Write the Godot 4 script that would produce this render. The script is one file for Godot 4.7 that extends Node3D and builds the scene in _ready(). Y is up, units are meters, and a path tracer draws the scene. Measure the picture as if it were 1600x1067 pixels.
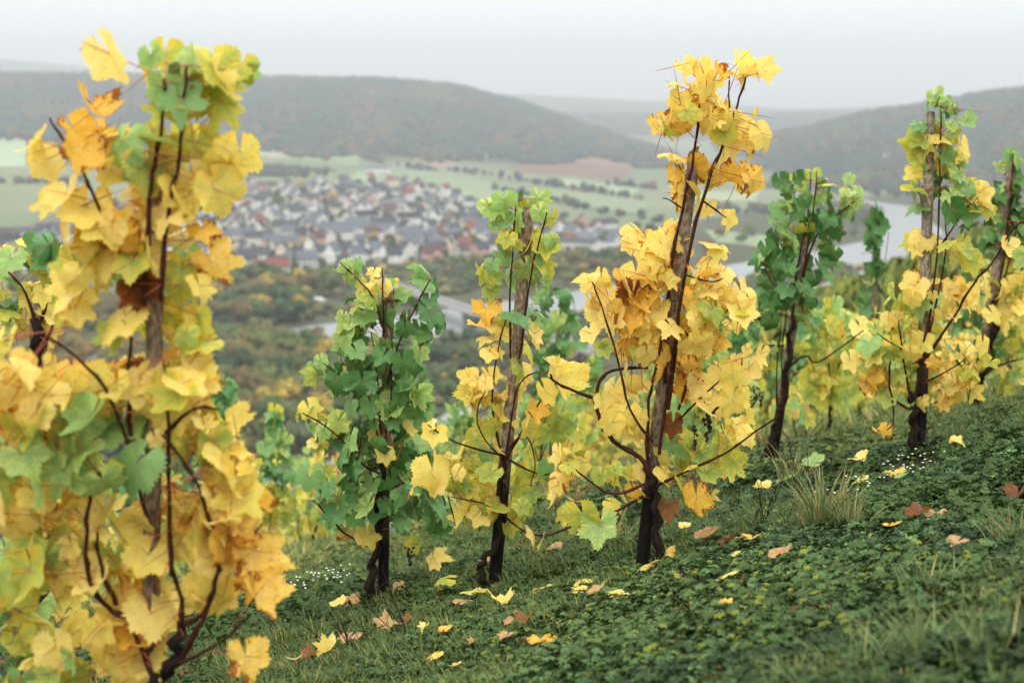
extends Node3D
# A steep autumn vineyard above a misty river valley with a small town.

var rng := RandomNumberGenerator.new()
var noise := FastNoiseLite.new()
var fine := FastNoiseLite.new()
var leaf_mats := []
var leaf_shapes := []
var dry_shapes := []
var bare_shapes := []
var M := {}
var landmarks := []
var town_edge := []

class MB:
	var v := PackedVector3Array()
	var uv := PackedVector2Array()
	var c := PackedColorArray()
	var idx := PackedInt32Array()
	var gain := 1.0   # vertex colours are kept in bytes, so tints over one are scaled down here and up again in the material
	func vert(p: Vector3, t := Vector2.ZERO, col := Color.WHITE) -> int:
		v.append(p); uv.append(t); c.append(col * gain)
		return v.size() - 1
	func tri(a: int, b: int, d: int) -> void:
		idx.append(a); idx.append(d); idx.append(b)
	func quad(a: int, b: int, d: int, e: int) -> void:
		tri(a, b, d); tri(a, d, e)
	func face(a: Vector3, b: Vector3, d: Vector3, e: Vector3, col := Color.WHITE) -> void:
		quad(vert(a, Vector2(0, 0), col), vert(b, Vector2(1, 0), col), vert(d, Vector2(1, 1), col), vert(e, Vector2(0, 1), col))
	func face3(a: Vector3, b: Vector3, d: Vector3, col := Color.WHITE) -> void:
		tri(vert(a, Vector2(0, 0), col), vert(b, Vector2(1, 0), col), vert(d, Vector2(1, 1), col))
	func box(lo: Vector3, hi: Vector3, col := Color.WHITE) -> void:
		var p := [Vector3(lo.x, lo.y, lo.z), Vector3(hi.x, lo.y, lo.z), Vector3(hi.x, hi.y, lo.z), Vector3(lo.x, hi.y, lo.z), Vector3(lo.x, lo.y, hi.z), Vector3(hi.x, lo.y, hi.z), Vector3(hi.x, hi.y, hi.z), Vector3(lo.x, hi.y, hi.z)]
		face(p[4], p[5], p[6], p[7], col); face(p[1], p[0], p[3], p[2], col); face(p[5], p[1], p[2], p[6], col)
		face(p[0], p[4], p[7], p[3], col); face(p[7], p[6], p[2], p[3], col); face(p[0], p[1], p[5], p[4], col)
	func tube(pts: PackedVector3Array, radii: PackedFloat32Array, sides: int, cols := PackedColorArray(), rough := 0.0) -> void:
		var side := Vector3.RIGHT
		var last := -1
		var run := 0.0
		for i in pts.size():
			var d := (pts[mini(i + 1, pts.size() - 1)] - pts[maxi(i - 1, 0)]).normalized()
			side = (side - d * side.dot(d)).normalized() if absf(side.dot(d)) < 0.98 else d.cross(Vector3.FORWARD).normalized()
			var up := d.cross(side)
			if i > 0:
				run += pts[i].distance_to(pts[i - 1])
			var first := v.size()
			for k in sides + 1:
				var a := TAU * k / sides
				var w := 1.0 + rough * sin(k % sides * 2.3 + i * 1.7) * cos(i * 0.9 + (k % sides) * 4.1)
				vert(pts[i] + (side * cos(a) + up * sin(a)) * radii[i] * w, Vector2(float(k) / sides, run * 2.0), cols[i] if cols.size() else Color.WHITE)
			if last >= 0:
				for k in sides:
					quad(last + k, last + k + 1, first + k + 1, first + k)
			last = first
		for e in [0, pts.size() - 1]:
			var d: Vector3 = (pts[1] - pts[0]) if e == 0 else (pts[-1] - pts[-2])
			var m := vert(pts[e] + d.normalized() * radii[e] * (-0.2 if e == 0 else 0.2), Vector2(0.5, 0), cols[e] if cols.size() else Color.WHITE)
			var f := v.size() - 2 - sides if e != 0 else m
			if e == 0:
				f = m - pts.size() * (sides + 1)
			else:
				f = m - 1 - (sides + 1)
			for k in sides:
				if e == 0:
					tri(m, f + k + 1, f + k)
				else:
					tri(m, f + k, f + k + 1)
	func blob(o: Vector3, r: Vector3, s: int, col := Color.WHITE, lump := 0.15) -> void:
		var first := v.size()
		for j in s + 1:
			for k in s * 2 + 1:
				var a := PI * j / s
				var b := TAU * (k % (s * 2)) / (s * 2)
				var w := 1.0 + lump * sin(b * 3.0 + j * 2.1) * sin(a * 2.7 + o.x * 3.0)
				vert(o + Vector3(sin(a) * cos(b), cos(a), sin(a) * sin(b)) * r * w, Vector2.ZERO, col)
		for j in s:
			for k in s * 2:
				var q := first + j * (s * 2 + 1) + k
				quad(q, q + 1, q + s * 2 + 2, q + s * 2 + 1)
	func mesh(flat := false, into: ArrayMesh = null) -> ArrayMesh:
		var m := into if into else ArrayMesh.new()
		if flat:
			var v2 := PackedVector3Array(); var u2 := PackedVector2Array(); var c2 := PackedColorArray(); var i2 := PackedInt32Array()
			for k in idx:
				v2.append(v[k]); u2.append(uv[k]); c2.append(c[k]); i2.append(i2.size())
			v = v2; uv = u2; c = c2; idx = i2
		var n := PackedVector3Array()
		n.resize(v.size())
		for t in range(0, idx.size(), 3):
			var a := idx[t]; var b := idx[t + 2]; var d := idx[t + 1]
			var x := (v[b] - v[a]).cross(v[d] - v[a])
			n[a] += x; n[b] += x; n[d] += x
		for k in n.size():
			n[k] = n[k].normalized() if n[k].length_squared() > 1e-20 else Vector3.UP
		var arr := []
		arr.resize(Mesh.ARRAY_MAX)
		arr[Mesh.ARRAY_VERTEX] = v; arr[Mesh.ARRAY_NORMAL] = n; arr[Mesh.ARRAY_TEX_UV] = uv; arr[Mesh.ARRAY_COLOR] = c; arr[Mesh.ARRAY_INDEX] = idx
		m.add_surface_from_arrays(Mesh.PRIMITIVE_TRIANGLES, arr)
		return m

# ---------------------------------------------------------------- helpers
func lin(r: float, g: float, b: float) -> Color:
	return Color(r, g, b).linear_to_srgb()

func rf(a: float, b: float) -> float:
	return rng.randf_range(a, b)

func rv() -> Vector3:
	return Vector3(rf(-1, 1), rf(-1, 1), rf(-1, 1))

func add(called: String, m: Mesh, mat: Material, parent: Node = self) -> MeshInstance3D:
	var o := MeshInstance3D.new()
	o.name = called
	o.mesh = m
	if mat:
		o.material_override = mat
	parent.add_child(o, true)
	return o

func thing(called: String, label: String, category: String, at := Vector3.ZERO, group := "") -> Node3D:
	var o := Node3D.new()
	o.name = called
	o.position = at
	add_child(o, true)
	tag(o, label, category, group)
	return o

func tag(o: Node, label: String, category: String, group := "", kind := "") -> void:
	o.set_meta("label", label)
	if category: o.set_meta("category", category)
	if group: o.set_meta("group", group)
	if kind: o.set_meta("kind", kind)

func structure(called: String, m: Mesh, mat: Material, label: String, category: String, parent: Node = self) -> MeshInstance3D:
	var o := add(called, m, mat, parent)
	tag(o, label, category, "", "structure")
	return o

func scatter(called: String, m: Mesh, mat: Material, spots: Array, label: String, category: String, tints := []) -> void:
	var mm := MultiMesh.new()
	mm.transform_format = MultiMesh.TRANSFORM_3D
	mm.use_colors = tints.size() > 0
	mm.mesh = m
	mm.instance_count = spots.size()
	for i in spots.size():
		mm.set_instance_transform(i, spots[i])
		if tints.size():
			mm.set_instance_color(i, tints[i] * (4.0 if category in ["ground cover", "grass"] else 2.0))
	var o := MultiMeshInstance3D.new()
	o.name = called
	o.multimesh = mm
	o.material_override = mat
	add_child(o, true)
	tag(o, label, category, "", "stuff")

func mat(col: Color, rough := 0.8, spec := 0.4) -> StandardMaterial3D:
	var m := StandardMaterial3D.new()
	m.albedo_color = col
	m.roughness = rough
	m.metallic_specular = spec
	return m

func tinted(rough := 0.8, spec := 0.3, back := 0.0) -> StandardMaterial3D:
	var m := mat(Color.WHITE, rough, spec)
	m.vertex_color_use_as_albedo = true
	if back > 0.0:
		m.backlight_enabled = true
		m.backlight = Color(back, back, back)
	return m

# ---------------------------------------------------------------- the lie of the land
func tab(xs: Array, ys: Array, x: float) -> float:
	if x <= xs[0]:
		return ys[0]
	for i in range(1, xs.size()):
		if x < xs[i]:
			var t: float = (x - xs[i - 1]) / (xs[i] - xs[i - 1])
			t = t * t * (3.0 - 2.0 * t) * 0.5 + t * 0.5
			return lerpf(ys[i - 1], ys[i], t)
	return ys[-1]

func valley(x: float, z: float) -> float:
	var q := -(0.819 * (x + 101.0) + 0.574 * (z + 810.0))
	var d := -z
	var y := -130.0 + minf(62.0, 0.045 * maxf(0.0, q - 350.0))
	if d < 2000.0:
		return y
	var a := x / maxf(d, 1.0)
	y = maxf(y, lerpf(y, tab([-1500, -1150, -300, -144, 0, 100, 187, 260, 400], [82, 68, 57, 44, 11, -22, -50, -78, -112], x), smoothstep(2450.0, 3250.0, d) * (1.0 - 0.75 * smoothstep(3500.0, 4400.0, d))))
	y = maxf(y, lerpf(y, tab([440, 522, 587, 783, 1044, 1500, 2500], [-125, -72, -54, -10, 31, 72, 112], x), smoothstep(2100.0, 2900.0, d) * (1.0 - 0.9 * smoothstep(2950.0, 3900.0, d))))
	y = maxf(y, lerpf(y, -28.0 + 60.0 * absf(a - 0.12), smoothstep(3700.0, 4400.0, d)))
	return maxf(y, lerpf(y, tab([-0.5, -0.36, -0.2, 0, 0.1, 0.2, 0.3, 0.4], [230, 210, 120, 62, 34, 0, 25, 60], a), smoothstep(4600.0, 6200.0, d)))

func ground(x: float, z: float) -> float:
	var r := sqrt(x * x + z * z)
	var drop := 1.9 * (1.0 - exp(-pow((r - 9.0) / 14.0, 2.0))) if r > 9.0 else 0.0
	var near := -1.04 + 0.25 * x + 0.2 * z - drop
	if r < 14.0:
		return near
	var s := 304.0 + 0.872 * x + 0.489 * z
	var h := -3.68 - 0.43 * (296.0 - s)
	if s > 304.0:
		h = -1.04 + 60.0 * (1.0 - exp(-(s - 304.0) * 0.33 / 60.0))
	elif s > 296.0:
		h = -1.04 - 0.33 * (304.0 - s)
	h -= drop
	var f := valley(x, z)
	var e := maxf(5.0 - absf(h - f), 0.0) / 5.0
	h = maxf(h, f) + e * e * 1.25
	return lerpf(near, h, smoothstep(14.0, 50.0, r))

func bump(x: float, z: float) -> float:
	return noise.get_noise_2d(x * 60.0, z * 60.0) * 0.07 + noise.get_noise_2d(x * 200.0 + 77.0, z * 200.0) * 0.035

func on(x: float, z: float, up := 0.0) -> Vector3:
	var y := ground(x, z) + up
	if x * x + z * z < 900.0:
		y += bump(x, z)
	return Vector3(x, y, z)

func soil(x: float, z: float, h: float) -> Color:
	var r := sqrt(x * x + z * z)
	var n := noise.get_noise_2d(x * 0.7, z * 0.7)
	var s := 304.0 + 0.872 * x + 0.489 * z
	if r < 60.0:
		var m := noise.get_noise_2d(x * 40.0, z * 40.0)
		return Color(0.05, 0.046, 0.024).lerp(Color(0.055, 0.08, 0.03), clampf(m * 1.5 + smoothstep(12.0, 40.0, r), 0.0, 1.0))
	if s > 8.0:
		return Color(0.10, 0.15, 0.05).lerp(Color(0.14, 0.16, 0.06), clampf(n + 0.5, 0.0, 1.0))
	var d := -z
	var f := valley(x, z)
	var q := -(0.819 * (x + 101.0) + 0.574 * (z + 810.0))
	var flat := -130.0 + minf(62.0, 0.045 * maxf(0.0, q - 350.0))
	var wood := smoothstep(4.0, 14.0, f - flat + n * 6.0)
	if q < 240.0 and q > -200.0:
		wood = maxf(wood, 0.8)
	var meadow := Color(0.185, 0.24, 0.14).lerp(Color(0.25, 0.28, 0.165), clampf(noise.get_noise_2d(x * 0.25, z * 0.4) * 1.6 + 0.4, 0.0, 1.0))
	if d > 950.0 and d < 2200.0 and inside(x, z, town_edge):
		meadow = Color(0.13, 0.15, 0.09).lerp(Color(0.2, 0.2, 0.18), clampf(n + 0.5, 0.0, 1.0))
	return meadow.lerp(Color(0.055, 0.058, 0.03), wood)

func build_ground() -> void:
	var ang := []
	var a := -180.0
	while a < 180.0:
		ang.append(deg_to_rad(a))
		a += 0.35 if absf(a) < 25.0 else 5.0
	var rad := []
	var r := 0.4
	while r < 9000.0:
		rad.append(r)
		r *= 1.028
	var mb := MB.new()
	var na := ang.size()
	for i in rad.size():
		for k in na:
			var x: float = sin(ang[k]) * rad[i]
			var z: float = -cos(ang[k]) * rad[i]
			var p := on(x, z)
			mb.vert(p, Vector2(x, z), soil(x, z, p.y))
	var m := mb.vert(Vector3(0, -1.04, 0), Vector2.ZERO, Color(0.05, 0.06, 0.03))
	for k in na:
		var k2 := (k + 1) % na
		mb.tri(m, k2, k)
		for i in rad.size() - 1:
			mb.quad(i * na + k, i * na + k2, (i + 1) * na + k2, (i + 1) * na + k)
	var t := tinted(0.95, 0.2)
	var nt := NoiseTexture2D.new()
	nt.width = 512; nt.height = 512; nt.seamless = true
	var fn := FastNoiseLite.new()
	fn.seed = 5; fn.frequency = 0.03; fn.fractal_octaves = 5
	nt.noise = fn
	var ramp := Gradient.new()
	ramp.colors = PackedColorArray([Color(0.62, 0.6, 0.58), Color(1, 1, 1)])
	nt.color_ramp = ramp
	t.albedo_texture = nt
	t.uv1_triplanar = true; t.uv1_world_triplanar = true
	t.uv1_scale = Vector3.ONE * 0.7
	structure("ground", mb.mesh(), t, "vineyard hillside falling to the valley floor and rising to wooded hills", "ground")

func drape(called: String, poly: Array, col: Color, label: String, category: String, lift: float, rough := 0.9, wet := false) -> void:
	# a field or a stretch of water laid on the land, cut into small pieces that follow it
	var pts := PackedVector2Array(poly)
	var lo := pts[0]; var hi := pts[0]
	for p in pts:
		lo = lo.min(p); hi = hi.max(p)
	var mb := MB.new()
	var n := 14
	for i in n:
		for k in n:
			var c := lo + (hi - lo) * Vector2(float(i) / n, float(k) / n)
			var e := lo + (hi - lo) * Vector2(float(i + 1) / n, float(k + 1) / n)
			for part in Geometry2D.intersect_polygons(PackedVector2Array([c, Vector2(e.x, c.y), e, Vector2(c.x, e.y)]), pts):
				var tris := Geometry2D.triangulate_polygon(part)
				for t in range(0, tris.size(), 3):
					var q := []
					for w in 3:
						var p: Vector2 = part[tris[t + w]]
						var y := -129.2 if wet else ground(p.x, p.y) + lift
						var sh := 1.0 + noise.get_noise_2d(p.x * 2.0, p.y * 2.0) * 0.25
						q.append(mb.vert(Vector3(p.x, y, p.y), p, Color(sh, sh, sh)))
					if (part[tris[t + 1]] - part[tris[t]]).cross(part[tris[t + 2]] - part[tris[t]]) > 0:
						mb.tri(q[0], q[2], q[1])
					else:
						mb.tri(q[0], q[1], q[2])
	var t := mat(col, rough, 0.5 if wet else 0.2)
	t.vertex_color_use_as_albedo = not wet
	structure(called, mb.mesh(true), t, label, category)

# ---------------------------------------------------------------- leaf blades
func leaf_tex(base: Color, other: Color, vein: Color, brown: float, along: float, size := 128) -> ImageTexture:
	# base colour near the margins, other along the veins; brown: how much of the blade has withered
	var im := Image.create(size, size, false, Image.FORMAT_RGB8)
	var off := rf(0, 500)
	var dirs := []
	for a in [0.0, 0.95, -0.95, 2.0, -2.0]:
		dirs.append(Vector2(sin(a), cos(a)))
	var dead := Color(0.36, 0.17, 0.06)
	for j in size:
		for i in size:
			var p := Vector2((float(i) / size - 0.5) * 2.3, (float(j) / size - 0.5) * 2.3)
			var best := 9.0
			var run := 0.0
			for d: Vector2 in dirs:
				var t := p.dot(d)
				if t > 0.0:
					var away := absf(p.cross(d))
					# side veins leave the main one at a slant
					var s := fposmod(t * 5.5 - away * 5.0, 1.0)
					var side := minf(s, 1.0 - s) * 0.17 + 0.012
					if away < t * 0.5:
						away = minf(away, side + away * 0.05)
					if away < best:
						best = away; run = t
			var r := p.length()
			var n := noise.get_noise_2d(i * 3.0 + off, j * 3.0) * 0.5 + fine.get_noise_2d(i * 2.5 + off, j * 2.5 + off) * 0.35
			var k := clampf(along * (1.25 - best * 7.0 - r * 0.55) + n * along, 0.0, 1.0)
			var c := base.lerp(other, k)
			c = c.lerp(base * 1.12, clampf(n * 0.5, 0.0, 0.3)).lerp(base * 0.82, clampf(-n * 0.8, 0.0, 0.35))
			c = c.lerp(vein, clampf(1.0 - best / 0.028, 0.0, 1.0) * 0.7)
			if brown > 0.0:
				var w := clampf((r - 1.55 + brown * 0.75 + n * 1.3 + noise.get_noise_2d(i + off, j - off) * 0.9) * 5.0, 0.0, 1.0)
				c = c.lerp(dead.lerp(Color(0.62, 0.33, 0.08), clampf(n + 0.5, 0, 1)), w * 0.9)
				if fine.get_noise_2d(i * 3.0 - off, j * 3.0) > 0.56:
					c = c.lerp(dead, 0.65)
			im.set_pixel(i, j, c.clamp())
	im.generate_mipmaps()
	return ImageTexture.create_from_image(im)

func leaf_mat(t: Texture2D, back: float, rough := 0.5) -> StandardMaterial3D:
	var m := mat(Color.WHITE, rough, 0.4)
	m.albedo_texture = t
	m.backlight_enabled = true
	m.backlight = Color(back, back, back)
	return m

func build_leaf_mats() -> void:
	var G := Color(0.29, 0.47, 0.24)
	var yv := Color(0.95, 0.85, 0.50)
	var gv := Color(0.62, 0.74, 0.45)
	# 0 yellow, 1 yellow with brown, 2 yellow-green, 3 pale green, 4 deep green, 5 withered, 6 pale yellow
	leaf_mats = [[], [], [], [], [], [], [], []]
	for w in [[0, Color(0.97, 0.87, 0.43), Color(0.97, 0.90, 0.55), yv, 0.12, 0.7], [0, Color(0.97, 0.85, 0.40), Color(0.92, 0.88, 0.48), yv, 0.0, 0.9], [0, Color(0.98, 0.90, 0.54), Color(0.97, 0.84, 0.40), yv, 0.28, 0.5], [0, Color(0.96, 0.85, 0.38), Color(0.87, 0.87, 0.48), yv, 0.2, 0.8],
			[1, Color(0.97, 0.80, 0.34), Color(0.97, 0.85, 0.5), yv, 0.75, 0.7], [1, Color(0.95, 0.75, 0.27), Color(0.95, 0.78, 0.36), yv, 1.05, 0.6],
			[2, Color(0.90, 0.82, 0.32), Color(0.62, 0.70, 0.32), gv, 0.1, 1.0], [2, Color(0.80, 0.80, 0.36), Color(0.55, 0.66, 0.32), gv, 0.0, 1.0], [2, Color(0.88, 0.80, 0.28), Color(0.70, 0.76, 0.38), gv, 0.25, 0.9],
			[3, Color(0.68, 0.80, 0.46), Color(0.50, 0.67, 0.38), gv, 0.0, 0.8], [3, Color(0.55, 0.71, 0.43), Color(0.45, 0.62, 0.37), gv, 0.0, 0.7], [3, Color(0.80, 0.85, 0.47), Color(0.53, 0.69, 0.39), gv, 0.08, 1.0],
			[4, G, Color(0.34, 0.52, 0.26), Color(0.46, 0.56, 0.32), 0.0, 0.8], [4, Color(0.33, 0.51, 0.29), G, Color(0.46, 0.6, 0.36), 0.0, 0.7], [4, Color(0.40, 0.57, 0.30), Color(0.28, 0.45, 0.23), Color(0.5, 0.62, 0.36), 0.0, 0.9],
			[5, Color(0.55, 0.34, 0.16), Color(0.40, 0.23, 0.11), Color(0.4, 0.2, 0.1), 1.0, 0.9], [5, Color(0.62, 0.44, 0.26), Color(0.50, 0.32, 0.19), Color(0.55, 0.3, 0.15), 0.6, 0.9],
			[7, Color(0.82, 0.68, 0.48), Color(0.74, 0.56, 0.36), Color(0.6, 0.4, 0.25), 0.3, 0.8], [7, Color(0.74, 0.57, 0.38), Color(0.86, 0.73, 0.52), Color(0.6, 0.4, 0.25), 0.5, 0.8],
			[6, Color(0.97, 0.89, 0.54), Color(0.96, 0.85, 0.42), yv, 0.1, 0.8]]:
		leaf_mats[w[0]].append(leaf_mat(leaf_tex(w[1], w[2], w[3], w[4], w[5]), 0.62 if w[0] == 4 else 0.95, 0.42 if w[0] in [3, 4] else 0.55))
	M.stalk = mat(Color(0.66, 0.34, 0.26), 0.55)

func leaf_shape(curl: float, stalk := true) -> ArrayMesh:
	# one vine leaf, about one unit across: lobed and toothed, face towards +z, tip towards -y, stalk joint at the origin
	var n := 64
	var mb := MB.new()
	var lobes := [[0.0, rf(0.94, 1.1), rf(0.34, 0.42)], [rf(0.9, 1.1), rf(0.84, 1.02), rf(0.34, 0.42)], [-rf(0.9, 1.1), rf(0.84, 1.02), rf(0.34, 0.42)], [rf(1.95, 2.2), rf(0.78, 0.9), 0.62], [-rf(1.95, 2.2), rf(0.78, 0.9), 0.62]]
	var deep := rf(0.52, 0.74)
	var fold := rf(-0.25, 0.45) + curl * rf(0.2, 0.6)
	var cup := rf(-0.4, 0.45) - curl * rf(-0.5, 0.7)
	var tipbend := rf(-0.2, 0.8) + curl * rf(0.0, 0.7)
	var ph := rf(0, TAU)
	var wav := rf(0.02, 0.07) + curl * 0.11
	var s := 0.56
	var shape := func(th: float, f: float, tooth: float) -> Vector3:
		var r: float = deep
		for l in lobes:
			var e: float = (th - l[0]) / l[2]
			r = maxf(r, deep + (l[1] - deep) * exp(-e * e * 1.3))
		r *= f * (1.0 + tooth)
		var x := r * sin(th)
		var y := -r * cos(th)
		var z := fold * absf(x) - cup * r * r + wav * sin(th * 5.0 + ph) * r * r + wav * 0.6 * sin(th * 9.0 - ph * 2.0) * r * r * r
		if y < -0.25:
			z -= tipbend * (y + 0.25) * (y + 0.25)
		return Vector3(x, y, z)
	var put := func(p: Vector3) -> int:
		return mb.vert(p * s, Vector2(p.x / 2.3 + 0.5, -p.y / 2.3 + 0.5))
	var o: int = put.call(Vector3.ZERO)
	var inner := []
	var outer := []
	for i in n:
		var th := lerpf(-PI + 0.2, PI - 0.2, float(i) / (n - 1))
		if i % 2 == 0:
			inner.append(put.call(shape.call(th, 0.55, 0.0)))
		outer.append(put.call(shape.call(th, 1.0, (0.06 if i % 2 == 0 else -0.05) * rf(0.2, 1.8))))
	for i in inner.size() - 1:
		mb.tri(o, inner[i], inner[i + 1])
		mb.quad(inner[i], outer[2 * i], outer[2 * i + 1], inner[i + 1])
		mb.tri(inner[i + 1], outer[2 * i + 1], outer[2 * i + 2])
	mb.tri(inner[-1], outer[n - 2], outer[n - 1])
	var m := mb.mesh()
	if stalk:
		var t := MB.new()
		var b := Vector3(rf(-0.2, 0.2), 0.28, -0.12)
		t.tube(PackedVector3Array([Vector3(0, 0, -0.005), b * 0.5 + Vector3(0, 0.03, -0.03), b, b + Vector3(rf(-0.1, 0.1), 0.12, -0.25)]), PackedFloat32Array([0.011, 0.011, 0.012, 0.014]), 4)
		t.mesh(false, m)
		m.surface_set_material(1, M.stalk)
	return m

func pick(pal: int) -> StandardMaterial3D:
	var l: Array = leaf_mats[pal]
	return l[rng.randi() % l.size()]

# ---------------------------------------------------------------- vines and stakes
func stake(label: String, base: Vector3, top: Vector3, r: float, tie := false, lighter := 0.0) -> void:
	var o := thing("wooden_stake", label, "stake", base, "wooden stakes of the vineyard")
	var mb := MB.new()
	var pts := PackedVector3Array(); var rad := PackedFloat32Array(); var cols := PackedColorArray()
	var n := 16
	for i in n + 1:
		var t := float(i) / n
		pts.append(top * t + Vector3(noise.get_noise_1d(t * 60.0 + base.x * 90.0), 0, noise.get_noise_1d(t * 60.0 + base.z * 90.0 + 300.0)) * 0.02 + Vector3(0, -0.12 if i == 0 else 0.0, 0))
		rad.append(r * (1.08 - 0.16 * t) * (0.9 if i == n else 1.0))
		var tar := smoothstep(0.42, 0.2, t + noise.get_noise_1d(t * 300.0 + base.x * 50.0) * 0.12)
		cols.append(Color(0.46, 0.36, 0.25).lerp(Color(0.64, 0.58, 0.48), lighter + 0.3 * noise.get_noise_1d(t * 200.0)).lerp(Color(0.018, 0.014, 0.012), tar))
	mb.tube(pts, rad, 10, cols, 0.05)
	add("shaft", mb.mesh(), M.wood, o)
	if tie:
		for h in [0.36, 0.66]:
			var ring := MB.new()
			var c: Vector3 = top * h
			var q := PackedVector3Array(); var qr := PackedFloat32Array()
			for k in 13:
				q.append(c + Vector3(cos(TAU * k / 12) * r * 1.12, sin(TAU * k / 12 * 2.0) * 0.004, sin(TAU * k / 12) * r * 1.12)); qr.append(0.0022)
			ring.tube(q, qr, 4)
			add("wire_tie", ring.mesh(), M.wire, o)

func smooth_path(flat: Array, from: int) -> PackedVector3Array:
	var c := Curve3D.new()
	var k := []
	for i in range(from, flat.size(), 3):
		k.append(Vector3(flat[i], flat[i + 1], flat[i + 2]))
	for i in k.size():
		var t: Vector3 = (k[mini(i + 1, k.size() - 1)] - k[maxi(i - 1, 0)]) * 0.22
		c.add_point(k[i], -t, t)
	var out := PackedVector3Array()
	var n := (k.size() - 1) * 4
	for i in n + 1:
		var p := c.sample(mini(i / 4, k.size() - 2), float(i % 4) / 4.0 if i < n else 1.0)
		out.append(p)
	return out

func cane(called: String, flat: Array, parent: Node3D, thick: bool) -> void:
	var pts := smooth_path(flat, 1)
	var rad := PackedFloat32Array()
	for i in pts.size():
		var t := float(i) / (pts.size() - 1)
		var knot := 1.0 + (0.35 if i % 4 == 2 and not thick else 0.0)
		rad.append(flat[0] * (0.9 if thick else 0.95) * (1.0 - 0.5 * t) * knot)
		pts[i] += Vector3(sin(i * 2.1 + flat[1] * 40.0), 0, cos(i * 1.7 + flat[2] * 30.0)) * flat[0] * (0.5 if thick else 0.3)
	var mb := MB.new()
	mb.tube(pts, rad, 9 if thick else 6, PackedColorArray(), 0.3 if thick else 0.06)
	add(called, mb.mesh(), M.bark if thick else M.cane, parent)

func bunch(at: Vector3, parent: Node3D) -> void:
	var mb := MB.new()
	for i in 16:
		var t := float(i) / 16
		mb.blob(Vector3(rf(-1, 1) * 0.028 * (1.0 - t), -t * 0.11, rf(-1, 1) * 0.028 * (1.0 - t)) , Vector3.ONE * rf(0.006, 0.01), 4)
	add("grape_bunch", mb.mesh(), M.grape, parent).position = at

func leaf_at(parent: Node3D, p: Vector3, out: Vector3, pal: int, size: float, wood_pts := PackedVector3Array()) -> void:
	var dry := pal == 5 or (pal == 1 and rng.randf() < 0.4) or rng.randf() < 0.06
	var pool := dry_shapes if dry else leaf_shapes
	var o := MeshInstance3D.new()
	o.name = "leaf"
	o.mesh = pool[rng.randi() % pool.size()] if wood_pts.is_empty() else bare_shapes[rng.randi() % 28 if not dry else 28 + rng.randi() % 16]
	o.set_surface_override_material(0, pick(pal))
	var nrm := (out * 0.7 + Vector3(0, 0.4, 0.12) + rv() * 0.75).normalized()
	var down := Vector3(rf(-0.55, 0.55), -1, rf(-0.3, 0.3))
	var y := -(down - nrm * down.dot(nrm)).normalized()
	var x := y.cross(nrm)
	o.transform = Transform3D(Basis(x * rf(0.84, 1.1), y, nrm).scaled(Vector3.ONE * size), p + y * size * 0.12)
	parent.add_child(o, true)
	if wood_pts.size():
		var joint := o.position
		var c := wood_pts[0]
		for w in wood_pts:
			if w.distance_squared_to(joint) < c.distance_squared_to(joint):
				c = w
		var d := c - joint
		if d.length() > 0.13:
			d = d.normalized() * rf(0.06, 0.12)
		if d.dot(nrm) > -0.03:
			# the cane lies in front: the stalk leaves behind the blade
			d = (d - nrm * d.dot(nrm)) * 0.5 - nrm * rf(0.04, 0.07)
		var s := MeshInstance3D.new()
		s.name = "stalk"
		s.mesh = M.stalk_mesh
		s.material_override = M.stalk
		var side := d.cross(Vector3(0.3, 0.1, 1)).normalized()
		var thin := 0.0013
		s.transform = o.transform.affine_inverse() * Transform3D(Basis(side * thin, d, side.cross(d.normalized()) * thin), joint)
		o.add_child(s, true)

func vine(label: String, base: Vector3, canes: Array, blobs: Array, size: float, group: String, bunches := [], axis := Vector3.ZERO) -> Node3D:
	var o := thing("grape_vine", label, "grapevine", base, group)
	for c in canes:
		cane("trunk" if c[0] > 0.017 else "cane", c, o, c[0] > 0.017)
	var wood_pts := PackedVector3Array()
	if axis.y > 0.0:
		for c in canes:
			wood_pts.append_array(smooth_path(c, 1))
	for b in blobs:
		# x, y offset of the tuft, its half width and height, leaves, palette, size of leaf
		var n := int(b[4])
		var put := []
		for i in n:
			var best := Vector3.ZERO
			var far := -1.0
			for k in 5:
				var a := rf(0, TAU)
				var r := sqrt(rng.randf())
				var q := Vector3(b[0] + cos(a) * r * b[2], b[1] + sin(a) * r * b[3], rf(-1, 1) * clampf(b[2], 0.06, 0.17) + (b[7] if b.size() > 7 else 0.0))
				if axis.y > 0.0 and q.z > 0.0 and absf(q.x - axis.x * q.y / axis.y) < 0.075 and rng.randf() < 0.7:
					q.z = -q.z - 0.06
				var near := 9.0
				for e: Vector3 in put:
					near = minf(near, Vector2(q.x - e.x, q.y - e.y).length() + absf(q.z - e.z) * 0.5)
				if near > far:
					far = near; best = q
			put.append(best)
			var pal := int(b[5])
			var roll := rng.randf()
			if pal == 0 and roll < 0.16: pal = 6
			elif pal == 0 and roll < 0.29: pal = 1
			elif pal == 0 and roll < 0.37: pal = 2
			elif pal == 2 and roll < 0.25: pal = 0
			elif pal == 2 and roll < 0.40: pal = 3
			elif pal == 3 and roll < 0.18: pal = 4
			elif pal == 3 and roll < 0.32: pal = 2
			elif pal == 4 and roll < 0.28: pal = 3
			var out := Vector3(best.x * 1.2 / (0.25 + absf(best.x)), 0.0, best.z * 2.0 + 0.55 * signf(best.z + 0.02))
			leaf_at(o, best, out.normalized(), pal, size * b[6] * (rf(0.72, 1.25) if rng.randf() > 0.15 else rf(0.45, 0.7)), wood_pts)
	for g in bunches:
		bunch(Vector3(g[0], g[1], g[2]), o)
	return o

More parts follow.
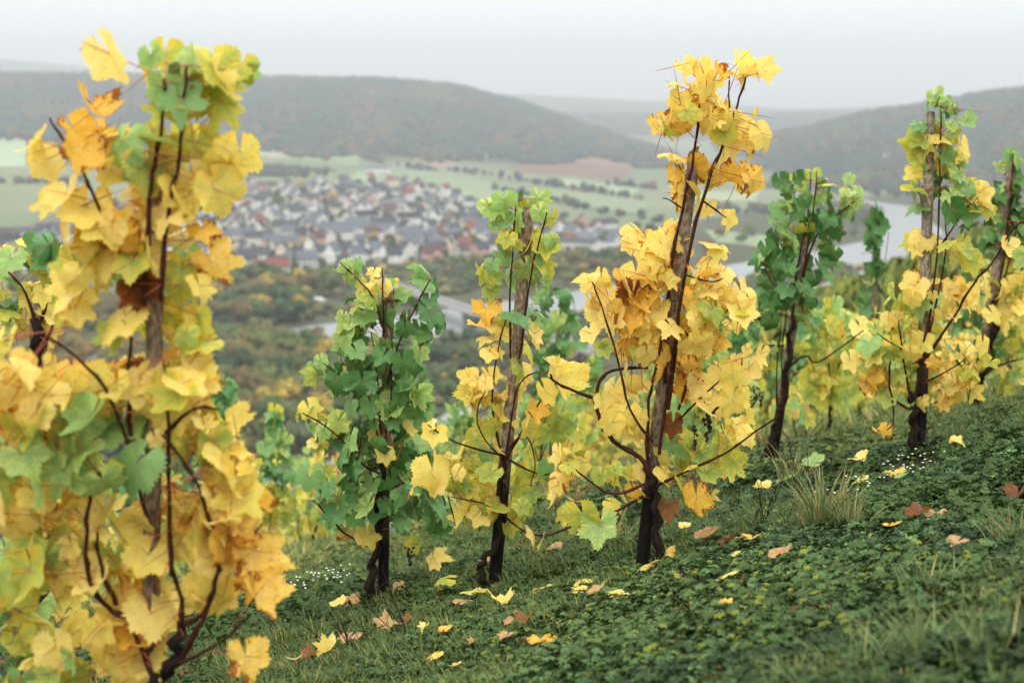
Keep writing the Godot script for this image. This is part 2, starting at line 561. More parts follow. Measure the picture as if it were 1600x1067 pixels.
func plain_vine(x: float, z: float, lean: Vector2, height: float, pals: Array, leaves: int, label: String, stake_label: String, slim := 1.0) -> void:
	var base := on(x, z)
	var top := Vector3(lean.x, height, lean.y)
	if stake_label:
		stake(stake_label, base + Vector3(0.04, 0, -0.03), top * 0.94, 0.026, false, 0.3)
	var canes := []
	var w := Vector3(rf(-0.06, 0.06), 0.35, rf(-0.06, 0.06))
	canes.append([0.022, -0.02, -0.1, 0.03, w.x, w.y * 0.5, 0.05, w.x, w.y, 0.04, w.x + 0.03, w.y + 0.2, 0.03])
	for k in 4:
		var a := rf(0, TAU)
		var e := top * rf(0.75, 1.05)
		canes.append([0.007, w.x, w.y + 0.1, 0.04, cos(a) * 0.14, 0.9, sin(a) * 0.14, e.x + cos(a) * 0.13, e.y, e.z + sin(a) * 0.13])
	var blobs := []
	var n := 7
	for k in n:
		var t := float(k) / (n - 1)
		var fat := (0.25 + 0.16 * sin(t * 7.0 + x * 3.0)) * (1.15 - 0.55 * t) * slim
		blobs.append([top.x * (0.3 + 0.7 * t) + rf(-0.08, 0.08), lerpf(0.38, height * 1.04, t), fat, height * 0.10, leaves / n, pals[mini(int((1.0 - t) * pals.size()), pals.size() - 1)], 1.0])
	blobs.append([rf(-0.35, 0.35) * slim, rf(0.5, 1.0), 0.2, 0.15, leaves / 10, pals[-1], 1.0])
	vine(label, base, canes, blobs, 0.185, "vines in the rows further down the slope")

# ---------------------------------------------------------------- ground cover
func cover_mesh(kind: int) -> ArrayMesh:
	var mb := MB.new()
	mb.gain = 0.25
	for i in 20:
		var a := rf(0, TAU)
		var r := 0.1 * sqrt(rng.randf())
		var at := Vector3(cos(a) * r, rf(0.004, 0.06) - r * 0.1, sin(a) * r)
		var size := rf(0.011, 0.026)
		var tilt := (Vector3.UP + rv() * 0.6).normalized()
		var t := rf(0.3, 0.95) + 1.5 * pow(rng.randf(), 3.0)
		var col := Color(t, t, t) if kind < 2 else Color(t * 1.1, t, t * 0.85)
		if rng.randf() < 0.05:
			col = Color(2.4, 1.6, 0.7)
		elif rng.randf() < 0.025:
			col = Color(1.5, 0.62, 0.6)
		var turn := rf(0, TAU)
		for k in (5 if kind != 1 else 3):
			var b := turn + TAU * k / (5 if kind != 1 else 3)
			var d := Vector3(cos(b), 0, sin(b))
			d = (d - tilt * d.dot(tilt)).normalized()
			var s := d.cross(tilt)
			var w := 0.34 if kind != 1 else 0.5
			var m := mb.vert(at, Vector2.ZERO, col)
			var l := mb.vert(at + d * size * 0.62 + s * size * w + tilt * size * 0.18, Vector2.ZERO, col)
			var e := mb.vert(at + d * size * 1.05 - tilt * size * 0.05, Vector2.ZERO, col)
			var q := mb.vert(at + d * size * 0.62 - s * size * w + tilt * size * 0.18, Vector2.ZERO, col)
			var h := mb.vert(at + d * size * 0.6, Vector2.ZERO, col)
			mb.tri(m, l, h); mb.tri(l, e, h); mb.tri(h, e, q); mb.tri(m, h, q)
	return mb.mesh()

func grass_mesh(blades: int, height: float, spread: float, width: float, dry: float) -> ArrayMesh:
	var mb := MB.new()
	mb.gain = 0.25
	for i in blades:
		var a := rf(0, TAU)
		var r := spread * rng.randf()
		var p := Vector3(cos(a) * r, -0.01, sin(a) * r)
		var b := a + rf(-0.9, 0.9)
		var d := Vector3(cos(b), 0, sin(b))
		var h := height * rf(0.45, 1.1)
		var bend := h * rf(0.1, 0.75)
		var s := d.cross(Vector3.UP).rotated(Vector3.UP, rf(-1, 1))
		var col := Color(1, 1, 1) * rf(0.65, 1.4)
		if rng.randf() < dry:
			col = Color(3.2, 1.9, 1.9) * rf(0.6, 1.1)
		var last := []
		for k in 5:
			var t := k / 4.0
			var w := width * (1.0 - t * t) + 0.0004
			var c := p + Vector3(0, h * (t - 0.25 * t * t * bend / h), 0) + d * bend * t * t
			var now := [mb.vert(c - s * w, Vector2.ZERO, col), mb.vert(c + s * w, Vector2.ZERO, col)]
			if k > 0:
				mb.quad(last[0], last[1], now[1], now[0])
			last = now
	return mb.mesh()

func spot(p: Vector3, size: float, stand := 1.0) -> Transform3D:
	var up := Vector3(-0.25, 1, -0.2).normalized().lerp(Vector3.UP, stand)
	var b := Basis(Quaternion(Vector3.UP, up.normalized())) * Basis(Vector3.UP, rf(0, TAU))
	return Transform3D(b.scaled(Vector3.ONE * size), p)

func in_view(x: float, z: float, margin: float) -> bool:
	return z < -2.6 and x > z * 0.37 - margin and x < -z * 0.37 + margin

func build_cover() -> void:
	var m := tinted(0.65, 0.18, 0.45)
	var kinds := [[], [], []]
	var tints := [[], [], []]
	var n := 0
	var tries := 0
	while n < 20000 and tries < 160000:
		tries += 1
		var d := 2.9 + 13.5 * pow(rng.randf(), 1.35)
		var x := d * rf(-0.42, 0.42)
		if not in_view(x, -d, 0.4):
			continue
		var g := noise.get_noise_2d(x * 22.0 + 40.0, d * 22.0)
		if fine.get_noise_2d(x * 9.0, d * 9.0) < -0.3 and rng.randf() < 0.8:
			continue   # bare soil shows in patches
		var k := 0 if g > 0.08 else (1 if g > -0.16 else 2)
		if rng.randf() < 0.25:
			k = rng.randi() % 3
		var h := rf(0.8, 1.35) * (1.0 + 0.5 * fine.get_noise_2d(x * 5.0 + 9.0, d * 5.0)) * (1.0 + maxf(0.0, d - 7.0) * 0.05)
		kinds[k].append(spot(on(x, -d, -0.005), h, 0.2))
		var t := 0.95 + 0.45 * noise.get_noise_2d(x * 30.0, d * 30.0 + 99.0)
		var y := clampf(smoothstep(8.0, 13.0, d) * 0.5 + smoothstep(1.0, 2.4, x) * smoothstep(5.5, 3.8, d) * 0.5, 0.0, 1.0)
		tints[k].append(Color(0.062, 0.118, 0.042).lerp(Color(0.15, 0.18, 0.05), clampf(0.4 * g + y, 0.0, 1.0)) * t)
		n += 1
	var names := ["cinquefoil_carpet", "clover_carpet", "weed_carpet"]
	var labels := ["dark green five fingered leaves carpeting the slope", "small three leaved clover spreading among the darker leaves", "yellowish low weeds mixed into the green carpet"]
	for k in 3:
		scatter(names[k], cover_mesh(k), m, kinds[k], labels[k], "ground cover", tints[k])
	var tufts := []
	var tc := []
	for i in 13000:
		var d := 2.9 + 15.0 * pow(rng.randf(), 1.3)
		var x := d * rf(-0.42, 0.42)
		var g := noise.get_noise_2d(x * 18.0 + 400.0, d * 18.0) + smoothstep(0.6, -1.2, x) * 0.22 + smoothstep(8.0, 11.0, d) * 0.35 + smoothstep(1.2, 2.0, x) * smoothstep(5.0, 3.9, d) * 0.35
		if not in_view(x, -d, 0.4) or g < -0.06:
			continue
		tufts.append(spot(on(x, -d, -0.005), rf(0.6, 1.15) * (1.0 + maxf(0.0, d - 8.0) * 0.06), 0.7))
		tc.append(Color(0.17, 0.215, 0.07).lerp(Color(0.09, 0.14, 0.045), rng.randf()) * rf(0.8, 1.3))
	scatter("grass", grass_mesh(16, 0.11, 0.07, 0.0022, 0.12), m, tufts, "short green grass growing through the leafy carpet", "grass", tc)
	# crumbs of last year's leaves
	var lm := MB.new()
	lm.gain = 0.25
	for k in 5:
		var c := Vector3(rf(-1, 1) * 0.04, 0.02 + rf(0, 0.02), rf(-1, 1) * 0.04)
		var x := (Vector3(1, 0, 0) + rv() * 0.8).normalized() * rf(0.008, 0.02)
		var z := x.cross(Vector3.UP + rv() * 0.5).normalized() * rf(0.006, 0.014)
		var w := rf(0.5, 1.5)
		lm.face(c - x, c - z, c + x, c + z + Vector3(0, 0.008, 0), Color(w, w, w))
	var ls := []
	var lc := []
	for i in 900:
		var d := 2.9 + 11.0 * pow(rng.randf(), 1.2)
		var x := d * rf(-0.42, 0.42)
		if in_view(x, -d, 0.4) and noise.get_noise_2d(x * 25.0 - 70.0, d * 25.0) > -0.05:
			ls.append(spot(on(x, -d, 0.008), rf(0.6, 1.2), 0.2))
			lc.append(Color(0.11, 0.06, 0.035).lerp(Color(0.25, 0.17, 0.08), rng.randf()) * rf(0.5, 1.1))
	scatter("leaf_litter", lm.mesh(true), m, ls, "brown crumbs of dead leaves caught in the green carpet", "ground cover", lc)
	# the slope beyond the first rows
	var far := []
	var fc := []
	for i in 9000:
		var d := rf(13.0, 48.0)
		var x := d * rf(-0.42, 0.42)
		far.append(spot(on(x, -d, -0.03), rf(2.2, 4.2), 0.7))
		fc.append(Color(0.13, 0.19, 0.065).lerp(Color(0.22, 0.21, 0.09), rng.randf() * rng.randf()) * rf(0.8, 1.25))
	scatter("grass", grass_mesh(16, 0.11, 0.09, 0.004, 0.12), m, far, "rough grass on the slope below the first vines", "grass", fc)

# ---------------------------------------------------------------- trees
func crown_mesh(kind: int, leaves: int) -> ArrayMesh:
	# unit crown: about two wide, standing on y = 0.35
	var mb := MB.new()
	mb.gain = 0.5
	var lumps := []
	for i in 13:
		var p := rv()
		while p.length() > 1.0:
			p = rv()
		if kind == 1:
			var t := rng.randf()
			lumps.append([Vector3(p.x * 0.62 * (1.0 - t), 0.3 + t * 2.6, p.z * 0.62 * (1.0 - t)), 0.12 + 0.3 * (1.0 - t)])
		elif kind == 2:
			lumps.append([Vector3(p.x * 0.35, 1.5 + p.y * 1.15, p.z * 0.35), rf(0.22, 0.36)])
		else:
			lumps.append([Vector3(p.x * 0.72, 1.12 + p.y * 0.55, p.z * 0.72), rf(0.32, 0.54)])
	for l in lumps:
		var t := rf(0.5, 0.8)
		mb.blob(l[0], Vector3.ONE * l[1] * 0.72, 4, Color(t, t, t), 0.2)
		var shade := rf(0.6, 1.4)
		for k in leaves:
			var d := rv().normalized()
			d = (d + Vector3(0, 0.15, 0)).normalized()
			var c: Vector3 = l[0] + d * l[1] * rf(0.75, 1.12)
			var nrm := (d + rv() * 0.6).normalized()
			var x := nrm.cross(rv()).normalized()
			var y := nrm.cross(x)
			var s := rf(0.05, 0.11)
			var w := shade * rf(0.65, 1.4)
			var col := Color(w * rf(0.9, 1.12), w, w * rf(0.85, 1.05))
			mb.face(c - x * s, c - y * s * 0.7, c + x * s, c + y * s * 0.7, col)
	return mb.mesh(true)

func trunk_mesh() -> ArrayMesh:
	var mb := MB.new()
	mb.tube(PackedVector3Array([Vector3(0, -0.15, 0), Vector3(0.02, 0.25, 0), Vector3(0, 0.7, 0.02), Vector3(0.03, 1.3, 0)]), PackedFloat32Array([0.09, 0.065, 0.05, 0.02]), 6)
	for k in 4:
		var a := TAU * k / 4 + 0.4
		var d := Vector3(cos(a), 0, sin(a))
		mb.tube(PackedVector3Array([Vector3(0, 0.4 + 0.08 * k, 0), d * 0.25 + Vector3(0, 0.75, 0), d * 0.5 + Vector3(0, 1.15, 0)]), PackedFloat32Array([0.035, 0.025, 0.01]), 5)
	return mb.mesh()

var crowns := []
var crown_mats := []
var trunk_shape: ArrayMesh
var crown_words := ["olive green", "brownish", "dark green", "grey green", "golden", "rust orange", "mid green", "straw brown"]
var used := {}

func where(x: float, z: float, rank := 0) -> String:
	var order := landmarks.duplicate()
	order.sort_custom(func(a, b): return Vector2(x, z).distance_squared_to(a[1]) < Vector2(x, z).distance_squared_to(b[1]))
	var best: Array = order[rank]
	var near := Vector2(x, z).distance_to(best[1])
	var p: Vector2 = best[1]
	var eye := p.normalized()
	var d := Vector2(x, z) - p
	var fwd := d.dot(eye)
	var aside := eye.cross(d)
	var far := "just " if near < 35.0 else ("" if near < 90.0 else "well ")
	if near < 16.0:
		return "close beside " + best[0]
	if absf(fwd) > absf(aside):
		return far + ("beyond " if fwd > 0 else "this side of ") + best[0]
	return far + ("to the right of " if aside > 0 else "to the left of ") + best[0]

func tree(x: float, z: float, height: float, kind: int, hue: int, group: String) -> void:
	var shape: String = ["rounded", "pointed conifer", "slender upright"][kind]
	var label := ""
	for rank in 6:
		label = "%s %s%s tree %s" % [crown_words[hue], "tall " if height > 15.0 else ("low " if height < 10.5 else ("middling " if height < 12.8 else "")), shape, where(x, z, rank)]
		if not used.has(label):
			break
	used[label] = true
	var o := thing("broadleaf_tree" if kind == 0 else ("conifer_tree" if kind == 1 else "poplar_tree"), label, "tree", Vector3(x, ground(x, z) - 0.3, z), group)
	add("trunk", trunk_shape, M.trunk, o)
	var l: Array = crowns[kind]
	add("crown", l[rng.randi() % l.size()], crown_mats[hue], o)
	var s := height / (2.05 if kind == 0 else (3.0 if kind == 1 else 2.9))
	o.transform.basis = Basis(Vector3.UP, rf(0, TAU)).scaled(Vector3(s * rf(0.95, 1.35), s, s * rf(0.95, 1.35)))

func inside(x: float, z: float, poly: Array) -> bool:
	return Geometry2D.is_point_in_polygon(Vector2(x, z), PackedVector2Array(poly))

var tree_spots := []
func wood(poly: Array, n: int, gap: float, lo: float, hi: float, hues: Array, group: String, pointed := 0.06) -> void:
	var a: Vector2 = poly[0]
	var b: Vector2 = poly[0]
	for p: Vector2 in poly:
		a = a.min(p); b = b.max(p)
	var made := 0
	for i in n * 14:
		if made >= n:
			break
		var q := Vector2(rf(a.x, b.x), rf(a.y, b.y))
		if not inside(q.x, q.y, poly):
			continue
		var free := true
		for t: Vector3 in tree_spots:
			if absf(t.x - q.x) < gap and Vector2(t.x, t.y).distance_to(q) < minf(gap, t.z):
				free = false
				break
		if not free:
			continue
		tree_spots.append(Vector3(q.x, q.y, gap))
		var k := 1 if rng.randf() < pointed else (2 if rng.randf() < 0.07 else 0)
		tree(q.x, q.y, rf(lo, hi) * (1.2 if k else 1.0), k, 2 if k == 1 else hues[rng.randi() % hues.size()], group)
		made += 1

func thicket(poly: Array, n: int, label: String) -> void:
	# the part of the riverside wood that stands behind the nearest vine
	var a: Vector2 = poly[0]
	var b: Vector2 = poly[0]
	for p: Vector2 in poly:
		a = a.min(p); b = b.max(p)
	var spots := []
	var tints := []
	while spots.size() < n:
		var q := Vector2(rf(a.x, b.x), rf(a.y, b.y))
		if inside(q.x, q.y, poly):
			var s := rf(5.5, 8.5)
			spots.append(Transform3D(Basis(Vector3.UP, rf(0, TAU)).scaled(Vector3(s * 1.15, s, s * 1.15)), Vector3(q.x, ground(q.x, q.y) - 0.6, q.y)))
			tints.append(Color(0.15, 0.17, 0.06).lerp(Color(0.24, 0.17, 0.07), rng.randf()) * rf(0.7, 1.2))
	scatter("riverside_thicket", crowns[0][0], tinted(0.85, 0.2, 0.25), spots, label, "trees", tints)

func build_forest() -> void:
	# the woods on the far hills, too many to count
	var mb := MB.new()
	mb.gain = 0.5
	mb.blob(Vector3(0, 0.75, 0), Vector3(0.8, 0.75, 0.8), 4, Color(0.7, 0.7, 0.7), 0.3)
	for i in 70:
		var d := rv().normalized()
		d.y = absf(d.y)
		var c := Vector3(0, 0.75, 0) + d * Vector3(0.85, 0.85, 0.85)
		var x := d.cross(rv()).normalized()
		var s := rf(0.1, 0.22)
		var w := rf(0.6, 1.4)
		mb.face(c - x * s, c - d.cross(x) * s, c + x * s, c + d.cross(x) * s, Color(w, w, w))
	var m := mb.mesh(true)
	var spots := []
	var tints := []
	var cols := [Color(0.035, 0.08, 0.06), Color(0.06, 0.08, 0.06), Color(0.04, 0.06, 0.055), Color(0.15, 0.09, 0.05), Color(0.018, 0.045, 0.045), Color(0.09, 0.115, 0.06)]
	var n := 0
	for i in 260000:
		if n >= 52000:
			break
		var d := 2100.0 + 2500.0 * rng.randf()
		var x := d * rf(-0.43, 0.43)
		if d > 3500.0 and rng.randf() < 0.5:
			continue
		var q := -(0.819 * (x + 101.0) + 0.574 * (-d + 810.0))
		var flat := -130.0 + minf(62.0, 0.045 * maxf(0.0, q - 350.0))
		var y := valley(x, -d)
		if y - flat < 9.0 + noise.get_noise_2d(x * 0.5, d * 0.5) * 14.0:
			continue
		var s := rf(5.0, 8.5)
		spots.append(Transform3D(Basis(Vector3.UP, rf(0, TAU)).scaled(Vector3(s, s * rf(0.9, 1.5), s)), Vector3(x, y - 1.5, -d)))
		var g := clampf((noise.get_noise_2d(x * 0.45 + 900.0, d * 0.45) * 1.6 + 0.5) * 5.0 + rf(-1.3, 1.3), 0.0, 5.0)
		tints.append(cols[int(g)] * rf(0.75, 1.3))
		n += 1
	scatter("hill_forest", m, tinted(0.9, 0.15), spots, "autumn woods covering the misty hills across the valley", "forest", tints)
	# hedges and copses between the far meadows
	for h in [[-295.1, -2592.9, -128.7, -2397.7, 60, 8, "field_hedge", "dark hedge slanting down below the wooded hill"],
			[-103.8, -2442.4, 183.7, -1997.1, 130, 10, "field_hedge", "line of trees between the two long meadows"],
			[-23.3, -2078.6, 177.6, -1645, 60, 7, "field_hedge", "thin line of bushes along the lower meadow edge"],
			[95.4, -2669.9, 244, -2731.1, 60, 14, "field_hedge", "scattered trees along the brown fields"],
			[-445.6, -2318, -333.5, -2259.3, 170, 55, "copse", "dark round wood standing above the town"],
			[-407.1, -2192.7, -335.8, -2175.1, 110, 35, "copse", "lower edge of the dark round wood above the town"],
			[410.9, -2352.1, 520.6, -2190.6, 120, 30, "copse", "broad wood beyond the river meadows"],
			[271.7, -1832.4, 436.3, -1832.4, 180, 50, "copse", "mixed autumn wood on the far river bank"],
			[490.5, -2551.1, 633.2, -2358.1, 140, 40, "copse", "tree belt under the misty right hand hill"],
			[272.9, -2910.7, 483.3, -2774.3, 120, 30, "field_hedge", "trees along the valley road in the haze"],
			[-679.4, -1896.2, -582.9, -1942.6, 60, 30, "copse", "grey trees at the left edge beyond the town"],
			[-430.5, -1596.8, -394.1, -1870.2, 40, 30, "copse", "trees at the left end of the town"],
			[592.2, -2201.4, 765.6, -2189.4, 200, 70, "copse", "wood at the foot of the right hand hill"],
			[149.9, -2230.1, 225.9, -2191.2, 40, 8, "field_hedge", "short hedge at the right end of the long meadow"]]:
		var hs := []
		var hc := []
		for k in int(h[4]):
			var t := rng.randf()
			var x: float = lerpf(h[0], h[2], t) + rf(-1, 1) * h[5]
			var z: float = lerpf(h[1], h[3], t) + rf(-1, 1) * h[5]
			if noise.get_noise_2d(x * 2.2, z * 2.2) < -0.12 and rng.randf() < 0.85:
				continue
			var s := rf(2.0, 6.5)
			hs.append(Transform3D(Basis(Vector3.UP, rf(0, TAU)).scaled(Vector3(s, s * rf(0.9, 1.4), s)), Vector3(x, ground(x, z) - 0.5, z)))
			hc.append(cols[rng.randi() % 6] * rf(0.8, 1.3))
		scatter(h[6], m, tinted(0.9, 0.15), hs, h[7], "hedge" if h[6] == "field_hedge" else "copse", hc)
	var bs := []
	var bc := []
	for k in 5200:
		var q := rf(-185.0, 250.0)
		var r := rf(-420.0, 520.0)
		if q > -62.0 and q < 58.0:
			continue
		var x := -101.0 - 0.819 * q + 0.574 * r
		var z := -810.0 - 0.574 * q - 0.819 * r
		if 304.0 + 0.872 * x + 0.489 * z > 2.0 or absf(304.0 + 0.872 * x + 0.489 * z + 4.0) < 9.0 or inside(x, z, town_edge) or Vector2(x, z).distance_to(Vector2(-130.4, -957.6)) < 16.0:
			continue
		var s := rf(1.6, 3.6)
		bs.append(Transform3D(Basis(Vector3.UP, rf(0, TAU)).scaled(Vector3(s * 1.3, s, s * 1.3)), Vector3(x, ground(x, z) - 0.3, z)))
		bc.append((Color(0.07, 0.11, 0.04).lerp(Color(0.14, 0.12, 0.05), rng.randf()) if rng.randf() < 0.93 else Color(0.36, 0.27, 0.06)) * rf(0.6, 1.25))
	scatter("riverside_bushes", m, tinted(0.9, 0.15), bs, "bushes and undergrowth filling both banks of the river between the trees", "undergrowth", bc)
	var gs := []
	var gc := []
	for k in 4200:
		var x := rf(-760.0, 330.0)
		var z := rf(-2150.0, -960.0)
		if inside(x, z, town_edge):
			var s := rf(1.6, 4.2)
			gs.append(Transform3D(Basis(Vector3.UP, rf(0, TAU)).scaled(Vector3(s, s * rf(0.9, 1.4), s)), Vector3(x, ground(x, z) - 0.3, z)))
			gc.append(cols[rng.randi() % 6] * rf(0.8, 1.3))
	scatter("garden_shrubs", m, tinted(0.9, 0.15), gs, "dark garden shrubs and hedges between the houses of the town", "shrubs", gc)
	# the vine rows further along the slope
	var vs := []
	var vc := []
	for i in range(0, 330):
		for k in range(0, 60):
			var t := 20.0 + i * 1.1
			var e := -30.0 + k * 2.6
			var x := 0.49 * t + 0.872 * e + rf(-0.15, 0.15)
			var z := -0.872 * t + 0.489 * e + rf(-0.15, 0.15)
			var d := Vector2(x, z).length()
			if d < 27.0 or x < -z * 0.1 or x > -z * 0.45:
				continue
			var s := rf(0.38, 0.55)
			vs.append(Transform3D(Basis(Vector3.UP, rf(0, TAU)).scaled(Vector3(s, s * rf(2.1, 2.9), s)), on(x, z, 0.25)))
			vc.append(Color(0.11, 0.17, 0.05).lerp(Color(0.34, 0.28, 0.05), clampf(rng.randf() * rng.randf() + 0.25 * noise.get_noise_2d(x, z), 0.0, 1.0)) * rf(0.8, 1.25))
	scatter("vineyard_rows", m, tinted(0.8, 0.25, 0.3), vs, "distant rows of green vines on the slope above the river", "vineyard", vc)

# ---------------------------------------------------------------- town
var house_walls := []
var house_roofs := []
var protos := []

func house_proto(l: float, w: float, h: float, pitch: float, windows: bool, cross: bool) -> Node3D:
	var o := Node3D.new()
	var mb := MB.new()
	var x := l / 2; var z := w / 2
	var rh := z * pitch
	mb.face(Vector3(-x, -2, z), Vector3(x, -2, z), Vector3(x, h, z), Vector3(-x, h, z))
	mb.face(Vector3(x, -2, -z), Vector3(-x, -2, -z), Vector3(-x, h, -z), Vector3(x, h, -z))
	for s: float in [1.0, -1.0]:
		mb.face(Vector3(s * x, -2, s * z), Vector3(s * x, -2, -s * z), Vector3(s * x, h, -s * z), Vector3(s * x, h, s * z))
		mb.face3(Vector3(s * x, h, s * z), Vector3(s * x, h, -s * z), Vector3(s * x, h + rh, 0))
	if cross:
		var cx := l * 0.18; var cz := z + 2.2; var cw := w * 0.32
		mb.face(Vector3(cx - cw, -2, cz), Vector3(cx + cw, -2, cz), Vector3(cx + cw, h, cz), Vector3(cx - cw, h, cz))
		mb.face3(Vector3(cx - cw, h, cz), Vector3(cx + cw, h, cz), Vector3(cx, h + cw * pitch, cz))
		mb.face(Vector3(cx + cw, -2, cz), Vector3(cx + cw, -2, 0), Vector3(cx + cw, h, 0), Vector3(cx + cw, h, cz))
		mb.face(Vector3(cx - cw, -2, 0), Vector3(cx - cw, -2, cz), Vector3(cx - cw, h, cz), Vector3(cx - cw, h, 0))
	add("wall", mb.mesh(true), null, o)
	var r := MB.new()
	var e := 0.5
	var slab := func(a: Vector3, b: Vector3, c: Vector3, d: Vector3) -> void:
		var t := Vector3(0, 0.28, 0)
		r.face(a + t, b + t, c + t, d + t); r.face(d, c, b, a); r.face(a, b, b + t, a + t); r.face(b, c, c + t, b + t); r.face(c, d, d + t, c + t); r.face(d, a, a + t, d + t)
	for s: float in [1.0, -1.0]:
		slab.call(Vector3(-s * (x + e), h - e * pitch + 0.02, s * (z + e)), Vector3(s * (x + e), h - e * pitch + 0.02, s * (z + e)), Vector3(s * (x + e), h + rh + 0.02, 0), Vector3(-s * (x + e), h + rh + 0.02, 0))
	if cross:
		var cx := l * 0.18; var cz := z + 2.2 + e; var cw := w * 0.32 + e
		var rt := h + (cw - e) * pitch + 0.06
		slab.call(Vector3(cx + cw, h - e * pitch + 0.06, cz), Vector3(cx + cw, h - e * pitch + 0.06, 0), Vector3(cx, rt, 0), Vector3(cx, rt, cz))
		slab.call(Vector3(cx - cw, h - e * pitch + 0.06, 0), Vector3(cx - cw, h - e * pitch + 0.06, cz), Vector3(cx, rt, cz), Vector3(cx, rt, 0))
	var roof := add("roof", r.mesh(true), null, o)
	var ch := MB.new()
	ch.box(Vector3(l * 0.2, h + rh * 0.5, -0.9), Vector3(l * 0.2 + 0.8, h + rh + 1.1, -0.2))
	add("chimney", ch.mesh(true), M.brick, roof)
	var one := MB.new()
	var all := MB.new()
	var put := func(a: Vector3, b: Vector3) -> void:
		if windows:
			var k := MB.new()
			k.box(a, b)
			add("window", k.mesh(true), M.window, o)
		else:
			all.box(a, b)
	var n := maxi(2, int(l / 3.4))
	for f in (2 if h > 4.5 else 1):
		var y: float = 1.0 + f * 2.7
		for k in n:
			var cx := -x + l * (k + 0.5) / n
			if not cross:
				put.call(Vector3(cx - 0.55, y, z - 0.1), Vector3(cx + 0.55, y + 1.3, z + 0.04))
			if not windows:
				put.call(Vector3(cx - 0.55, y, -z - 0.04), Vector3(cx + 0.55, y + 1.3, -z + 0.1))
		for s: float in [1.0, -1.0]:
			for k in 2:
				var cz := -z + w * (k + 0.5) / 2
				put.call(Vector3(s * x - 0.06, y, cz - 0.5), Vector3(s * x + 0.06, y + 1.3, cz + 0.5))
	for s: float in [1.0, -1.0]:
		put.call(Vector3(s * x - 0.06, h + 0.5, -0.45), Vector3(s * x + 0.06, h + 1.6, 0.45))
	if not windows:
		add("window", all.mesh(true), M.window, o).set_meta("kind", "stuff")
	return o

var house_spots := []
var wall_words := ["white", "cream", "pale grey", "pink", "yellow", "off-white", "orange"]
var roof_words := ["dark slate", "blue grey", "brown", "red tiled", "black"]
var size_words := ["small", "long", "gabled", "tall narrow", "low wide"]

func house(x: float, z: float, turn: float, kind: int, wall: int, roof: int, near: bool, label := "") -> void:
	var o: Node3D = protos[kind + (5 if near else 0)].duplicate()
	o.name = "house" if kind != 4 else "hall"
	add_child(o, true)
	o.position = Vector3(x, ground(x, z) + 0.3, z)
	o.rotation.y = turn
	o.scale = Vector3(1.2, 1.32, 1.2)
	(o.get_child(0) as MeshInstance3D).material_override = house_walls[wall]
	(o.get_child(1) as MeshInstance3D).material_override = house_roofs[roof]
	if label == "":
		for rank in 6:
			label = "%s %s %s with %s roof %s" % [size_words[kind], wall_words[wall], "house" if kind != 4 else "hall", roof_words[roof], where(x, z, rank)]
			if label.split(" ").size() > 16:
				label = label.replace(size_words[kind] + " ", "")
			if not used.has(label):
				break
		used[label] = true
	tag(o, label, "house" if kind != 4 else "hall", "houses of the town in the valley")
	house_spots.append(Vector2(x, z))

